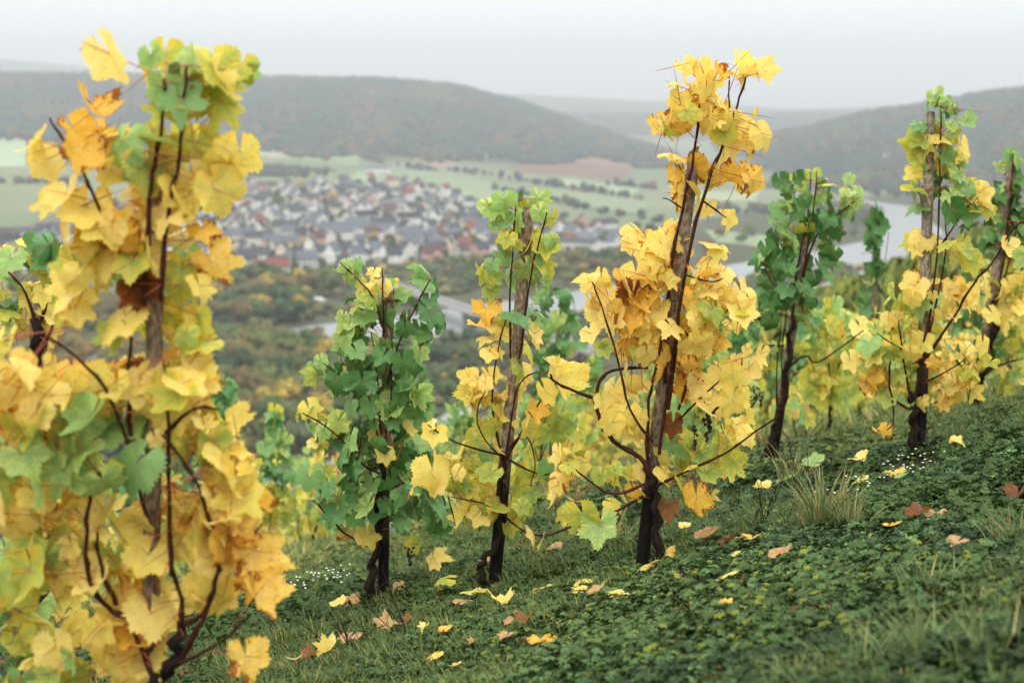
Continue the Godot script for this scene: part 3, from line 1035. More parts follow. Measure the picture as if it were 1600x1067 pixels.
func build_town() -> void:
	for s in [[10.0, 8.5, 5.2, 1.0, false], [22.0, 9.5, 6.0, 0.85, false], [13.0, 10.0, 5.0, 0.95, true], [9.0, 8.0, 7.6, 1.25, false], [34.0, 16.0, 5.0, 0.32, false]]:
		protos.append(house_proto(s[0], s[1], s[2], s[3], false, s[4]))
	for s in [[10.0, 8.5, 5.2, 1.0, false], [22.0, 9.5, 6.0, 0.85, false], [13.0, 10.0, 5.0, 0.95, true], [9.0, 8.0, 7.6, 1.25, false], [34.0, 16.0, 5.0, 0.32, false]]:
		protos.append(house_proto(s[0], s[1], s[2], s[3], true, s[4]))
	for h in [[-258.6, -1358.9, 0.35, 1, 1, 1, "cream end house of the long pastel terrace"],
			[-240.4, -1339, 0.35, 1, 5, 0, "off-white house in the middle of the long pastel terrace"],
			[-225.7, -1323.6, 0.35, 0, 3, 1, "pink red house in the long pastel terrace"],
			[-210.4, -1313.7, 0.35, 1, 4, 1, "yellow house at the right end of the long pastel terrace"],
			[-200.4, -1346.2, 0.2, 3, 4, 0, "tall yellow gabled house rising over the terrace"],
			[-182, -1279.6, 1.5, 3, 0, 0, "tall white gabled house beside the yellow one"],
			[-220.5, -1204.3, 0.3, 1, 0, 0, "long white house with dark slate roof and skylights"],
			[-198.1, -1224.9, 1.45, 3, 1, 0, "cream gable end joining the long slate roofs"],
			[-175.3, -1174.7, 0.3, 1, 2, 1, "long grey roofed house next to the cream gable"],
			[-188.5, -1110.8, 0.2, 1, 0, 3, "white house under a wide dark red roof by the trees"],
			[-244.7, -1275.5, 1.2, 0, 1, 0, "small cream gable left of the long slate roof"],
			[-150.5, -1257.1, 0.8, 0, 6, 0, "orange house at the riverside edge of the town"],
			[-140.5, -1296.9, 1.2, 0, 0, 0, "small white house right of the orange one"],
			[-153.7, -1214.5, 1.1, 3, 0, 1, "tall white gable left of the orange house"],
			[-57.8, -1279.6, 1.4, 3, 1, 0, "cream gable end beside the red roof"],
			[-43.9, -1314.7, 0.3, 0, 3, 3, "pink house under a bright red roof"],
			[-27.5, -1268.3, 0.5, 0, 3, 0, "pink house with slate roof at the edge of the trees"],
			[-85.4, -1581.4, 1.2, 3, 0, 0, "big white gabled house in the middle of the town"],
			[-86.7, -1504.1, 0.9, 2, 0, 0, "white winged house below the big gabled one"],
			[-101.3, -1404.6, 0.2, 1, 1, 1, "long cream house under a blue grey roof"],
			[-135.1, -1500.2, 0.2, 1, 0, 0, "long white house along the upper street"],
			[-156.3, -1445.8, 0.25, 1, 0, 1, "second long white house along the upper street"],
			[-41.1, -1519.3, 0.3, 0, 6, 3, "house with an orange red roof in the right half of town"],
			[-218, -2320.2, 0.1, 4, 0, 1, "long low white hall alone on the meadow above the town"],
			[-52.5, -2614, 0.3, 0, 0, 0, "lone white farmhouse among the far fields"],
			[-68, -2625.7, 0.9, 0, 0, 1, "second white house beside the lone farmhouse"],
			[53.8, -1404.6, 0.2, 4, 5, 1, "wide low pale hall at the right end of the town"],
			[76.9, -1364.7, 0.3, 4, 1, 1, "low tan hall beyond the wide pale one"],
			[646.3, -2468.3, 0.4, 3, 0, 1, "tiny white building at the foot of the misty hill"],
			[-460.3, -1326.4, 0.2, 4, 2, 0, "grey roofed hall at the left edge of the town"],
			[-208.6, -1571.9, 0.5, 0, 1, 0, "cream gable house near the brown tree"],
			[-143.5, -1595.1, 0.9, 0, 0, 2, "white house with brown roof on the upper street"]]:
		house(h[0], h[1], h[2], h[3], h[4], h[5], true, h[6])
	var poly := town_edge
	var made := 0
	for i in 9000:
		if made >= 255:
			break
		var x := rf(-720.0, 260.0)
		var z := rf(-2150.0, -980.0)
		if not inside(x, z, poly):
			continue
		var gap := 23.0 + 6.0 * smoothstep(1300.0, 1800.0, -z)
		var free := true
		for h: Vector2 in house_spots:
			if h.distance_to(Vector2(x, z)) < gap:
				free = false
				break
		if not free:
			continue
		var block := noise.get_noise_2d(x * 0.8, z * 0.8)
		var turn := 0.45 + block * 1.2 + (PI / 2 if rng.randf() < 0.4 else 0.0) + rf(-0.12, 0.12)
		var kind: int = [0, 0, 0, 2, 2, 3, 1, 4][rng.randi() % 8]
		house(x, z, turn, kind, [0, 0, 5, 1, 2, 5, 0, 3, 0, 1, 5, 0, 5, 1][rng.randi() % 14], [0, 0, 1, 0, 4, 1, 1, 0, 3, 1, 0, 1, 0, 1, 4, 2][rng.randi() % 16], -z < 1330.0)
		made += 1

func build_bridge() -> void:
	var a := Vector3(-96.4, -121.0, -1014.1)
	var b := Vector3(43.6, -121.0, -706.7)
	var o := thing("road_bridge", "grey concrete road bridge crossing the river below the vines", "bridge", a.lerp(b, 0.5))
	var d := (b - a) / 2
	var len := d.length()
	o.basis = Basis.looking_at(d.normalized(), Vector3.UP)
	var mb := MB.new()
	mb.box(Vector3(-5.5, -1.4, -len), Vector3(5.5, 0, len))
	add("deck", mb.mesh(true), M.concrete, o)
	for s: float in [-1.0, 1.0]:
		var r := MB.new()
		r.box(Vector3(s * 5.3 - 0.15, 0.0, -len), Vector3(s * 5.3 + 0.15, 1.0, len))
		add("parapet", r.mesh(true), M.concrete_light, o)
	for k in 5:
		var p := MB.new()
		var z := lerpf(-len * 0.7, len * 0.7, k / 4.0)
		p.box(Vector3(-4.2, -12, z - 1.1), Vector3(4.2, -1.38, z + 1.1))
		add("pier", p.mesh(true), M.concrete, o)
	var t := MB.new()
	t.box(Vector3(-4.6, 0.0, -len), Vector3(4.6, 0.03, len))
	add("carriageway", t.mesh(true), M.asphalt, o)

func van(x: float, z: float, turn: float, body: Material, label: String, called: String, category: String, big: float) -> void:
	var o := thing(called, label, category, Vector3(x, ground(x, z) + 0.2, z))
	o.rotation.y = turn
	o.scale = Vector3.ONE * big
	var mb := MB.new()
	var prof := [Vector2(-2.5, 0.5), Vector2(2.5, 0.5), Vector2(2.55, 1.2), Vector2(1.7, 1.35), Vector2(1.1, 2.3), Vector2(-2.4, 2.4), Vector2(-2.55, 1.4)]
	for s: float in [1.0, -1.0]:
		for k in range(1, prof.size() - 1):
			var t := [prof[0], prof[k], prof[k + 1]]
			if s < 0: t.reverse()
			mb.face3(Vector3(t[0].x, t[0].y, s), Vector3(t[1].x, t[1].y, s), Vector3(t[2].x, t[2].y, s))
	for k in prof.size():
		var p: Vector2 = prof[k]; var q: Vector2 = prof[(k + 1) % prof.size()]
		mb.face(Vector3(p.x, p.y, -1), Vector3(q.x, q.y, -1), Vector3(q.x, q.y, 1), Vector3(p.x, p.y, 1))
	add("body", mb.mesh(true), body, o)
	var w := MB.new()
	w.face(Vector3(1.74, 1.36, 0.9), Vector3(1.74, 1.36, -0.9), Vector3(1.16, 2.25, -0.8), Vector3(1.16, 2.25, 0.8))
	add("windscreen", w.mesh(true), M.window, o)
	for c in [[1.6, 1.0], [1.6, -1.0], [-1.6, 1.0], [-1.6, -1.0]]:
		var t := MB.new()
		t.tube(PackedVector3Array([Vector3(c[0], 0.4, c[1] - 0.12), Vector3(c[0], 0.4, c[1] + 0.12)]), PackedFloat32Array([0.4, 0.4]), 12)
		add("wheel", t.mesh(), M.tyre, o)

# ---------------------------------------------------------------- small things on the ground
func fallen(x: float, z: float, size: float, pal: int, label: String) -> void:
	var o := MeshInstance3D.new()
	o.name = "fallen_leaf"
	var dry := pal == 5 or rng.randf() < 0.4
	var pool := dry_shapes if dry else leaf_shapes
	o.mesh = pool[rng.randi() % pool.size()]
	o.set_surface_override_material(0, pick(pal))
	var nrm := (Vector3(-0.25, 1, -0.2) + Vector3(-0.1, 0, 0.5) * rf(0.0, 0.8) + rv() * 0.25).normalized()
	var y := rv()
	y = (y - nrm * y.dot(nrm)).normalized()
	o.transform = Transform3D(Basis(y.cross(nrm), y, nrm).scaled(Vector3.ONE * size), on(x, z, 0.07 + size * 0.08))
	add_child(o, true)
	tag(o, label, "fallen leaf", "fallen vine leaves on the slope")

func tuft(x: float, z: float, blades: int, height: float, spread: float, dry: float, width: float, label: String) -> void:
	var o := add("grass_tuft", grass_mesh(blades, height, spread, width, dry), M.tuft)
	o.position = on(x, z, -0.01)
	tag(o, label, "grass tuft")

func flowers(x: float, z: float, n: int, spread: float, label: String) -> void:
	var o := thing("wildflower_clump", label, "wildflowers", on(x, z))
	var st := MB.new()
	var hd := MB.new()
	for i in n:
		var a := rf(0, TAU)
		var r := spread * sqrt(rng.randf())
		var p := Vector3(cos(a) * r, 0, sin(a) * r)
		p.y = ground(x + p.x, z + p.z) - ground(x, z)
		var h := rf(0.06, 0.17)
		var t := p + Vector3(rf(-0.03, 0.03), h, rf(-0.03, 0.03))
		st.tube(PackedVector3Array([p, (p + t) / 2 + rv() * 0.008, t]), PackedFloat32Array([0.0012, 0.001, 0.0008]), 3)
		for k in 7:
			var b := TAU * k / 7 + a
			var d := Vector3(cos(b), 0.3, sin(b)) * 0.0075
			var s := Vector3(-sin(b), 0, cos(b)) * 0.0028
			hd.face(t, t + d * 0.6 + s, t + d, t + d * 0.6 - s)
	add("stems", st.mesh(), M.stem, o).set_meta("kind", "stuff")
	add("blossoms", hd.mesh(true), M.petal, o).set_meta("kind", "stuff")

func stems(x: float, z: float, n: int, height: float, lean: Vector3, label: String) -> void:
	var o := thing("dry_weed", label, "weed", on(x, z))
	for i in n:
		var p := Vector3(rf(-0.05, 0.05), -0.02, rf(-0.05, 0.05))
		var t := lean * rf(0.6, 1.2) + Vector3(rf(-0.12, 0.12), height * rf(0.6, 1.0), rf(-0.1, 0.1))
		var mb := MB.new()
		mb.tube(PackedVector3Array([p, p.lerp(t, 0.5) + rv() * 0.015, p + t]), PackedFloat32Array([0.0028, 0.0022, 0.0012]), 5)
		for k in 4:
			var q := p.lerp(p + t, rf(0.4, 0.95))
			mb.tube(PackedVector3Array([q, q + Vector3(rf(-0.06, 0.06), rf(0.02, 0.08), rf(-0.05, 0.05))]), PackedFloat32Array([0.0014, 0.0007]), 4)
		add("stem", mb.mesh(), M.dry_stem, o)

# ---------------------------------------------------------------- everything
func _ready() -> void:
	rng.seed = 20231
	noise.seed = 11; noise.frequency = 0.01; noise.fractal_octaves = 4
	fine.seed = 23; fine.frequency = 0.06; fine.fractal_octaves = 3
	var cam := Camera3D.new()
	cam.name = "camera"
	cam.fov = 27.0
	cam.near = 0.05
	cam.far = 15000.0
	cam.rotation_degrees = Vector3(-9.2908, 0, 0)
	var lens := CameraAttributesPhysical.new()
	lens.frustum_focal_length = 50.0
	lens.frustum_focus_distance = 6.95
	lens.frustum_near = 0.05
	lens.frustum_far = 15000.0
	lens.exposure_aperture = 2.0
	cam.attributes = lens
	add_child(cam)
	var env := Environment.new()
	env.background_mode = Environment.BG_SKY
	env.tonemap_mode = Environment.TONE_MAPPER_LINEAR
	env.tonemap_exposure = 1.6
	env.sdfgi_enabled = true; env.ssao_enabled = true; env.ssil_enabled = true
	var air := ProceduralSkyMaterial.new()   # an even overcast: three times as bright overhead as at the horizon
	air.sky_horizon_color = lin(0.72, 0.70, 0.69)
	air.sky_top_color = lin(2.75, 2.75, 2.78)
	air.sky_curve = 0.6
	air.sky_energy_multiplier = 1.0
	air.ground_horizon_color = lin(0.35, 0.37, 0.36)
	air.ground_bottom_color = lin(0.10, 0.11, 0.08)
	var sky := Sky.new()
	sky.sky_material = air
	env.sky = sky
	env.fog_enabled = true
	env.fog_density = 0.00011
	env.volumetric_fog_enabled = true
	env.volumetric_fog_density = 0.0
	env.fog_light_color = lin(0.87, 0.94, 0.98)
	var we := WorldEnvironment.new()
	we.name = "environment"
	we.environment = env
	add_child(we)
	var sun := DirectionalLight3D.new()
	sun.name = "sun"
	sun.light_energy = 0.5
	sun.light_angular_distance = 40.0
	sun.light_color = Color(1.0, 0.98, 0.94)
	sun.shadow_enabled = true
	sun.look_at_from_position(Vector3.ZERO, Vector3(0.25, -1.0, -0.55), Vector3.UP)
	add_child(sun)

	# materials
	M.bark = bark_mat(Color(0.20, 0.155, 0.13), 0.9)
	M.cane = bark_mat(Color(0.36, 0.19, 0.145), 0.6)
	M.wood = bark_mat(Color.WHITE, 0.85)
	M.wood.vertex_color_use_as_albedo = true
	M.wire = mat(Color(0.45, 0.46, 0.46), 0.4)
	M.wire.metallic = 0.8
	M.grape = mat(Color(0.13, 0.09, 0.11), 0.6)
	M.trunk = mat(Color(0.20, 0.17, 0.14), 0.9)
	M.brick = mat(Color(0.42, 0.25, 0.2), 0.9)
	M.window = mat(Color(0.17, 0.19, 0.22), 0.15)
	M.concrete = mat(Color(0.56, 0.56, 0.54), 0.9)
	M.concrete_light = mat(Color(0.68, 0.68, 0.66), 0.9)
	M.asphalt = mat(Color(0.38, 0.38, 0.39), 0.9)
	M.tyre = mat(Color(0.08, 0.08, 0.08), 0.8)
	M.tuft = tinted(0.65, 0.2, 0.45)
	M.tuft.albedo_color = lin(0.56, 0.78, 0.31)
	M.stem = mat(Color(0.3, 0.4, 0.2), 0.7)
	M.petal = mat(Color(0.92, 0.92, 0.9), 0.7)
	M.dry_stem = mat(Color(0.17, 0.12, 0.08), 0.8)
	build_leaf_mats()
	for i in 24:
		leaf_shapes.append(leaf_shape(0.0))
	for i in 10:
		dry_shapes.append(leaf_shape(1.0))
	for i in 44:
		bare_shapes.append(leaf_shape(0.0 if i < 28 else 1.0, false))
	var sm := MB.new()
	sm.tube(PackedVector3Array([Vector3.ZERO, Vector3(0, 0.5, 3.0), Vector3.UP]), PackedFloat32Array([1.0, 1.0, 1.25]), 5)
	M.stalk_mesh = sm.mesh()
	for c in [Color(0.15, 0.18, 0.055), Color(0.20, 0.155, 0.065), Color(0.06, 0.10, 0.045), Color(0.13, 0.17, 0.085), Color(0.46, 0.35, 0.07), Color(0.34, 0.16, 0.06), Color(0.10, 0.16, 0.05), Color(0.22, 0.19, 0.075)]:
		var m := tinted(0.85, 0.2, 0.25)
		m.albedo_color = (c * 1.8).linear_to_srgb()
		crown_mats.append(m)
	for c in [Color(0.74, 0.74, 0.73), Color(0.66, 0.58, 0.45), Color(0.50, 0.50, 0.49), Color(0.58, 0.36, 0.32), Color(0.66, 0.48, 0.26), Color(0.68, 0.67, 0.63), Color(0.62, 0.20, 0.09)]:
		house_walls.append(mat(c.linear_to_srgb(), 0.9))
	for c in [Color(0.05, 0.056, 0.065), Color(0.10, 0.115, 0.135), Color(0.085, 0.05, 0.045), Color(0.17, 0.06, 0.05), Color(0.032, 0.034, 0.038)]:
		house_roofs.append(mat(c.linear_to_srgb(), 0.8, 0.25))

	town_edge = [Vector2(-494.7, -1275.6), Vector2(-460, -1380.3), Vector2(-397.8, -1704), Vector2(-387.9, -1967.7), Vector2(-285.7, -1992.8), Vector2(-228.4, -2125.4), Vector2(-151.5, -2113.2), Vector2(-88, -1963.4), Vector2(-23.2, -1720), Vector2(50.7, -1608.4), Vector2(113.2, -1523.5), Vector2(99.7, -1339.2), Vector2(35.6, -1314.7), Vector2(-22.7, -1257.1), Vector2(-87.1, -1204.3), Vector2(-124.5, -1146.4), Vector2(-188.9, -1128.3), Vector2(-255.6, -1203.3), Vector2(-313.7, -1155.9), Vector2(-421.9, -1083.8)]
	build_ground()
	for f in [["river", [Vector2(-541.7, -515.6), Vector2(-309.8, -613.7), Vector2(-135.3, -718.6), Vector2(-72.7, -779), Vector2(-13.9, -831.7), Vector2(91.5, -937.3), Vector2(210.2, -1080.4), Vector2(338.4, -1221.2), Vector2(426.6, -1384.4), Vector2(469.1, -1552.7), Vector2(495.4, -1714.8), Vector2(536, -1899.6), Vector2(497.7, -2083.5), Vector2(462.3, -2076.5), Vector2(496, -1900.4), Vector2(448.6, -1725.2), Vector2(410.9, -1567.3), Vector2(357.4, -1415.6), Vector2(261.6, -1278.8), Vector2(139.8, -1139.6), Vector2(28.5, -992.7), Vector2(-72.1, -892.3), Vector2(-129.3, -841), Vector2(-184.7, -791.4), Vector2(-350.2, -696.3), Vector2(-578.3, -604.4)], lin(0.11, 0.125, 0.13), "pale grey river winding along the foot of the vineyards", 0.5],
			["road", [Vector2(-325.8, -97.3), Vector2(-195.8, -297.2), Vector2(-100.8, -437.3), Vector2(-32.4, -554), Vector2(42.5, -767.8), Vector2(134.1, -902.1), Vector2(241.2, -1050.3), Vector2(349.4, -1234.6), Vector2(434.4, -1397.7), Vector2(425.6, -1402.3), Vector2(340.6, -1239.4), Vector2(232.8, -1055.7), Vector2(125.9, -907.9), Vector2(33.5, -772.2), Vector2(-41.6, -558), Vector2(-109.2, -442.7), Vector2(-204.2, -302.8), Vector2(-334.2, -102.7)], lin(0.24, 0.24, 0.24), "grey road along the river at the foot of the slope", 1.2],
			["ploughed_field", [Vector2(-11.3, -2520.4), Vector2(58.4, -2614.3), Vector2(151.7, -2610.3), Vector2(212.4, -2567.7), Vector2(205.1, -2477.2), Vector2(170, -2373.6), Vector2(86.6, -2419.1), Vector2(21.9, -2446.5)], lin(0.15, 0.085, 0.06), "reddish brown ploughed field in the middle of the meadows", 0.9],
			["ploughed_field", [Vector2(-186.6, -2613.2), Vector2(-140.9, -2631.3), Vector2(-90.4, -2528.3), Vector2(-121.2, -2463.4), Vector2(-170.8, -2549.2)], lin(0.22, 0.17, 0.12), "pale brown strip of bare earth below the wooded hill", 0.9],
			["stubble_field", [Vector2(-129.3, -2633.9), Vector2(-60.2, -2699.5), Vector2(-33.6, -2689.3), Vector2(-98.5, -2595)], lin(0.46, 0.42, 0.17), "yellowish stubble strip on the rise below the hill", 0.9],
			["stubble_field", [Vector2(-46.4, -2739.5), Vector2(0, -2787.6), Vector2(75, -2710.9), Vector2(30.8, -2651.1)], lin(0.45, 0.43, 0.2), "yellow green stubble field nearest the end of the hill", 0.9],
			["ploughed_field", [Vector2(59.4, -2659.1), Vector2(120.6, -2701.2), Vector2(251.1, -2675), Vector2(208.8, -2594.2), Vector2(117.2, -2623.7)], lin(0.2, 0.135, 0.1), "long thin brown field behind the ploughed one", 0.9],
			["meadow", [Vector2(490.9, -2783.2), Vector2(519.8, -2646.3), Vector2(620.3, -2425.1), Vector2(580.1, -2401.3), Vector2(490.5, -2551.1)], lin(0.26, 0.33, 0.2), "pale green meadow at the foot of the misty right hand hill", 0.9],
			["meadow", [Vector2(-1025.8, -2678.9), Vector2(-907, -2680.3), Vector2(-733.4, -2158.4), Vector2(-812.9, -2114.3)], lin(0.26, 0.33, 0.2), "pale meadow at the left edge under the wooded hill", 0.9],
			["meadow", [Vector2(-259.8, -2421.2), Vector2(-118.2, -2403.2), Vector2(-19.5, -2175.5), Vector2(191.8, -1941.7), Vector2(159.7, -1776.3), Vector2(50.8, -1884.8), Vector2(-54.3, -2020.4), Vector2(-156.6, -2185.7)], lin(0.16, 0.205, 0.12), "long bright meadow above the roofs of the town", 0.9],
			["meadow", [Vector2(208, -1539.7), Vector2(259.5, -1476.7), Vector2(281.8, -1358.2), Vector2(255.1, -1314.7), Vector2(200.7, -1391.1)], lin(0.17, 0.22, 0.125), "small green meadow by the bend of the river", 0.9],
			["meadow", [Vector2(-378.7, -2654.3), Vector2(-280.6, -2620.6), Vector2(-263.1, -2452.1), Vector2(-367.5, -2492.7)], lin(0.18, 0.23, 0.12), "darker green field under the wooded hill", 1.3],
			["meadow", [Vector2(-477, -2641.3), Vector2(-385.7, -2619.9), Vector2(-376.4, -2515.5), Vector2(-443.5, -2514)], lin(0.26, 0.28, 0.17), "dry pale field behind the dark round wood", 1.3],
			["meadow", [Vector2(-250.4, -2332.7), Vector2(-143.8, -2141.3), Vector2(-173.8, -1988.8), Vector2(-241.2, -2070.8)], lin(0.2, 0.26, 0.15), "sloping meadow by the lone white hall", 1.3],
			["meadow", [Vector2(246.2, -2153.2), Vector2(387.1, -2213.9), Vector2(342.9, -2010.2), Vector2(220.1, -2002.1)], lin(0.22, 0.26, 0.15), "level meadow behind the river woods", 1.3],
			["meadow", [Vector2(83.5, -2330.7), Vector2(195.2, -2177.4), Vector2(175.2, -2055.7), Vector2(58.8, -2187.5)], lin(0.21, 0.27, 0.16), "meadow strip between two hedges", 1.3],
			["meadow", [Vector2(-93.8, -2092.6), Vector2(50.3, -1866.3), Vector2(39.5, -1759.5), Vector2(-97.7, -1980)], lin(0.18, 0.23, 0.13), "lower half of the long bright meadow", 1.3],
			["meadow", [Vector2(-216, -2692.1), Vector2(-120.1, -2692.7), Vector2(-129.8, -2643.5), Vector2(-217.7, -2636.9)], lin(0.2, 0.25, 0.15), "green strip at the very foot of the wooded hill", 1.3]]:
		drape(f[0], f[1], f[2], f[3], "field" if f[0] != "river" else "water", f[4], 0.9 if f[0] != "river" else 0.32, f[0] == "river")
	landmarks = [["the bridge", Vector2(-52.7, -967.4)], ["the white van", Vector2(-131.7, -967.4)], ["the pastel terrace", Vector2(-228.4, -1332.7)], ["the orange house", Vector2(-151.8, -1268.3)], ["the red roof", Vector2(-43.9, -1314.7)], ["the white gabled house", Vector2(-85.4, -1581.4)], ["the wide pale hall", Vector2(53.8, -1404.6)], ["the river bend", Vector2(297.1, -1240.8)], ["the round dark wood", Vector2(-369.3, -2171.5)], ["the lone meadow hall", Vector2(-215.4, -2292.4)], ["the town's brown tree", Vector2(-175.6, -1417.1)], ["the open water", Vector2(-103, -807.2)], ["the wooded bank", Vector2(-106.5, -609.8)], ["the golden clump", Vector2(-120, -637.8)], ["the left town end", Vector2(-432.1, -1295)], ["the bridge's near end", Vector2(36.1, -791.3)], ["the upper street", Vector2(-147.4, -1559.8)], ["the copse edge", Vector2(-70.3, -637.8)], ["the eastern woods", Vector2(23.5, -1038)]]
	trunk_shape = trunk_mesh()
	crowns = [[crown_mesh(0, 48), crown_mesh(0, 48), crown_mesh(0, 48), crown_mesh(0, 48)], [crown_mesh(1, 40), crown_mesh(1, 40)], [crown_mesh(2, 40), crown_mesh(2, 40)]]
	build_forest()
	build_bridge()
	mist(1450.0, 0.00010, "thin mist beyond the middle of the valley")
	mist(2250.0, 0.00016, "thicker mist before the far hills")
	build_town()
	for h in house_spots:
		tree_spots.append(Vector3(h.x, h.y, 13.0))
	wood([Vector2(-168.2, -693.4), Vector2(-129.1, -705.7), Vector2(-100.8, -735.3), Vector2(-102.2, -761.3), Vector2(-164.7, -767.5), Vector2(-183.7, -759.2)], 34, 6.0, 15.0, 20.0, [0, 1, 6, 7, 3], "trees of the riverside wood", 0.0)
	wood([Vector2(-126.9, -518), Vector2(-57.3, -516.5), Vector2(-44.8, -609.8), Vector2(-67.6, -739.2), Vector2(-87, -747.1), Vector2(-100.8, -735.3), Vector2(-129.1, -705.7), Vector2(-168.2, -693.4)], 90, 8.5, 11.0, 18.0, [0, 1, 0, 7, 6, 3, 6, 2, 2, 4], "trees of the riverside wood", 0.0)
	wood([Vector2(-44.8, -609.8), Vector2(-28, -609.8), Vector2(-13.5, -739.2), Vector2(-36.6, -802.6), Vector2(-54.6, -826.1), Vector2(-67.6, -739.2)], 16, 9.0, 8.0, 14.0, [0, 6, 3, 2], "trees of the riverside wood", 0.0)
	wood([Vector2(-28, -609.8), Vector2(0, -597.6), Vector2(33.8, -739.2), Vector2(22.9, -838.4), Vector2(-7.9, -864.1), Vector2(-24.8, -838.4)], 22, 9.0, 8.0, 14.0, [0, 6, 3, 2, 1], "trees of the riverside wood", 0.0)
	wood([Vector2(-194.6, -821.3), Vector2(-144.3, -833.5), Vector2(-125.7, -877.5), Vector2(-136.9, -941.7), Vector2(-153.7, -967.4), Vector2(-126.3, -994.5), Vector2(-112.9, -1038), Vector2(-120.7, -1110.8), Vector2(-175.6, -1077.2), Vector2(-240, -1128.3), Vector2(-261.4, -1110.8)], 66, 6.5, 12.0, 18.0, [0, 6, 6, 7, 2, 4, 3, 1, 2], "trees along the far bank", 0.05)
	wood([Vector2(-82.9, -1077.2), Vector2(-24.6, -984.1), Vector2(74, -1019.4), Vector2(131.7, -1119.5), Vector2(117.1, -1296.9), Vector2(34.4, -1268.3), Vector2(-21.8, -1204.3), Vector2(-84.3, -1165.1)], 40, 9.0, 11.0, 18.0, [0, 6, 3, 2, 1], "trees between the town and the bridge", 0.05)
	wood([Vector2(36.8, -1358.2), Vector2(93.7, -1296.9), Vector2(155.7, -1326.9), Vector2(168.9, -1499.7), Vector2(95.1, -1626.5), Vector2(45.8, -1699.4)], 20, 9.0, 10.0, 16.0, [0, 5, 3, 2, 4], "trees at the right end of the town", 0.1)
	wood([Vector2(163.9, -1296.9), Vector2(257.5, -1326.9), Vector2(375.4, -1461.7), Vector2(481.6, -1832.4), Vector2(376.4, -1673.5), Vector2(242.7, -1539.7)], 22, 11.0, 9.0, 15.0, [0, 3, 2, 1], "trees on the inner bank of the river bend", 0.05)
	wood([Vector2(90, -930), Vector2(215, -1080), Vector2(330, -1220), Vector2(345, -1200), Vector2(245, -1050), Vector2(130, -900)], 10, 9.0, 5.0, 9.0, [0, 3, 2], "bushes between road and river", 0.0)
	wood([Vector2(-494.7, -1275.6), Vector2(-460, -1380.3), Vector2(-397.8, -1704), Vector2(-387.9, -1967.7), Vector2(-285.7, -1992.8), Vector2(-228.4, -2125.4), Vector2(-151.5, -2113.2), Vector2(-88, -1963.4), Vector2(-23.2, -1720), Vector2(50.7, -1608.4), Vector2(113.2, -1523.5), Vector2(99.7, -1339.2), Vector2(35.6, -1314.7), Vector2(-22.7, -1257.1), Vector2(-87.1, -1204.3), Vector2(-124.5, -1146.4), Vector2(-188.9, -1128.3), Vector2(-255.6, -1203.3), Vector2(-313.7, -1155.9), Vector2(-421.9, -1083.8)], 52, 12.0, 9.0, 16.0, [2, 2, 4, 0, 3, 5, 1, 6], "garden trees of the town", 0.4)
	thicket([Vector2(-220.3, -518), Vector2(-126.9, -518), Vector2(-183.7, -759.2), Vector2(-323.2, -769.6)], 170, "autumn trees of the riverside wood behind the nearest yellow vine")
	thicket([Vector2(-346.3, -826.1), Vector2(-194.6, -821.3), Vector2(-261.4, -1110.8), Vector2(-438.6, -1052.7)], 90, "autumn trees on the far bank behind the nearest yellow vine")
	van(-130.4, -957.6, 0.4, house_walls[0], "white van parked by the trees on the far bank", "delivery_van", "van", 1.5)
	van(-154.8, -923.3, 0.2, house_walls[6], "orange red van half hidden by the far bank trees", "delivery_van", "van", 1.1)
	van(-127.9, -935.5, 0.9, house_walls[6], "small orange van in front of the white one", "delivery_van", "van", 0.8)
	stake("stake of the tall bright yellow vine, its foot black", Vector3(0.616, -2.187, -6.506), Vector3(0.215, 1.995, -0.03), 0.031, true, 0.2)
